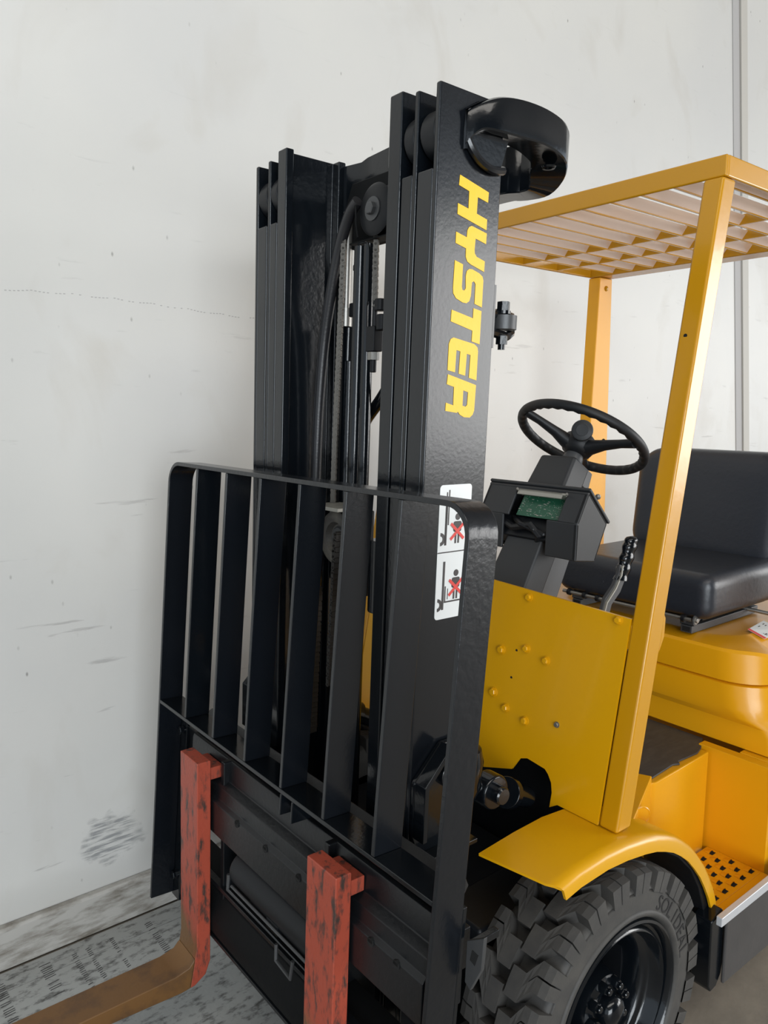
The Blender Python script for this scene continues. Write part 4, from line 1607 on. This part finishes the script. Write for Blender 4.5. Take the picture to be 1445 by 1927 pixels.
# fork-stop notches cut dark in the top edge of the bar
for v in (.105, -.020, -.150, -.385, -.455):
    obj('stop_notch', G().cyl((.0005, v, .648), (.012, v, .648), .008, 12).box(.0005, .012, v-.006, v+.006, .648, .6545), DARK, CR, T=Tk, smooth=False)
obj('bar_hole', G().cyl((.066, .165, .7755), (.066, .165, .7765), .009, 16), DARK, CR, T=Tk, smooth=False)
obj('side_shift_cylinder', G().cyl((.040, .13, .520), (.040, -.235, .520), .044, 28), BLACKM, CR, T=Tk, bevel=.004)
obj('side_shift_cylinder', G().tube([(-.004, .130, .515), (-.006, .130, .478), (-.006, -.226, .478), (-.004, -.226, .515)], .0045, 8).tube([(-.002, .120, .49), (-.002, -.218, .49)], .0035, 8), DSTEEL, CR, T=Tk)
lfp = [(.010, .300), (.002, .315), (.002, .352), (.022, .405), (.06, .430), (.095, .430), (.095, .300)]
obj('lower_fork_bar', G().add([(u, v, ww) for v in (-.510, .42) for u, ww in lfp], [tuple(range(7))[::-1], tuple(range(7, 14))]+[(i, (i+1) % 7, 7+(i+1) % 7, 7+i) for i in range(7)]), BLACKD, CR, T=Tk, bevel=.002)
obj('bar_ridge', G().box(.012, .03, -.50, .40, .425, .436).box(.004, .012, -.505, .41, .292, .300), BLACKC, CR, T=Tk, bevel=.002)
obj('shift_plate', G().box(.10, .112, -.16, .16, .32, .75), BLACKD, CR, T=Tk, bevel=.003)
for v in (.215, -.215):
    obj('carriage_side_plate', G().box(.02, .24, v-.012, v+.004, .30, .75), BLACKC, CR, T=Tk, bevel=.003)
obj('clamp_plate', G().box(.04, .06, -.13, .11, .44, .47).box(.036, .05, -.02, .03, .40, .45), BLACKM, CR, T=Tk, bevel=.003)
obj('clamp_loop', G().tube([(.0, -.075, .46), (-.002, -.078, .425), (-.002, -.135, .418), (.0, -.14, .46)], .004, 8), DSTEEL, CR, T=Tk)
for s, v0, v1 in ((1, .406, .534), (-1, -.534, -.519)):
    for ww in (.70, .285):
        obj('backrest_lug', G().box(.070, .095, v0, v1, ww-.05, ww+.025), BLACKC, CR, T=Tk, bevel=.003)
# side bracket with a hole outside the near leg
g = G()
g.prism([(-.590, .748), (-.553, .722), (-.553, .648), (-.566, .640), (-.588, .690)], 'x', .066, .074)
bs = obj('side_bracket', g, DSTEEL, CR, T=Tk, bevel=.0015)
obj('bracket_slot', G().prism([(-.580, .712), (-.567, .714), (-.563, .694), (-.574, .690)], 'x', .0652, .0662), DARK, bs, T=Tk, smooth=False)
obj('bracket_arm', G().box(.074, .13, -.566, -.553, .708, .722), BLACK, bs, T=Tk, bevel=.002)

# ================================================================= forks (hang on the carriage: things of their own)


def fork(vc, label):
    hwid = .0465
    wt = .754
    g = G()
    # side profile in (u,w): shank front u=-.038 .. back 0, heel radius, blade forward
    u0, u1 = -.036, -.0008
    wbk = .182
    prof_ = [(u0, wt), (u1-.001, wt), (u1, wt-.004), (u1, wbk+.055), (u1-.012, wbk+.022), (u1-.04, wbk+.004), (u1-.075, wbk),
             (-.65, wbk+.026), (-1.15, wbk+.030), (-1.16, wbk+.034), (-1.15, wbk+.040), (-.65, wbk+.044), (u0-.055, wbk+.050), (u0-.02, wbk+.058), (u0-.004, wbk+.075), (u0, wbk+.10)]
    n_ = len(prof_)
    E_ = empty('fork', Tk((0, vc, wbk)))
    gs = G()
    # shank mesh (red) and blade mesh (brown)
    shank = [(u0, wt), (u1-.001, wt), (u1, wt-.004), (u1, wbk+.055), (u1-.012, wbk+.022), (u1-.04, wbk+.004), (u1-.052, wbk+.002), (u0-.004, wbk+.075), (u0, wbk+.10)]
    blade = [(u1-.052, wbk+.002), (u1-.075, wbk), (-.65, wbk+.026), (-1.15, wbk+.030), (-1.16, wbk+.034), (-1.15, wbk+.040), (-.65, wbk+.044), (u0-.055, wbk+.050), (u0-.02, wbk+.058), (u0-.004, wbk+.075)]

    def ext(pr, taper):
        g_ = G()
        m_ = len(pr)
        vs_ = []
        for sg in (-1, 1):
            for u, ww in pr:
                hh = hwid if u > -.7 or not taper else hwid*.55
                vs_.append((u, vc+sg*hh, ww))
        return g_.add(vs_, [tuple(range(m_))[::-1], tuple(range(m_, 2*m_))]+[(i, (i+1) % m_, m_+(i+1) % m_, m_+i) for i in range(m_)])
    obj('shank', ext(shank, False), RED, E_, T=Tk, bevel=.0025)
    obj('blade', ext(blade, True), RUST, E_, T=Tk, bevel=.003)
    # hooks behind the shank
    obj('top_hook', G().box(u1+.0003, .0335, vc-hwid+.006, vc+hwid-.006, .7015, .732), RED, E_, T=Tk, bevel=.002)
    tag(E_, label, 'fork', 'forklift forks hanging on the carriage')
    return E_


fork(.2735, 'red worn fork nearer the white wall, its rusty blade reaching forward')
fork(-.2825, 'red worn fork nearest the camera, its blade cut off below the picture')
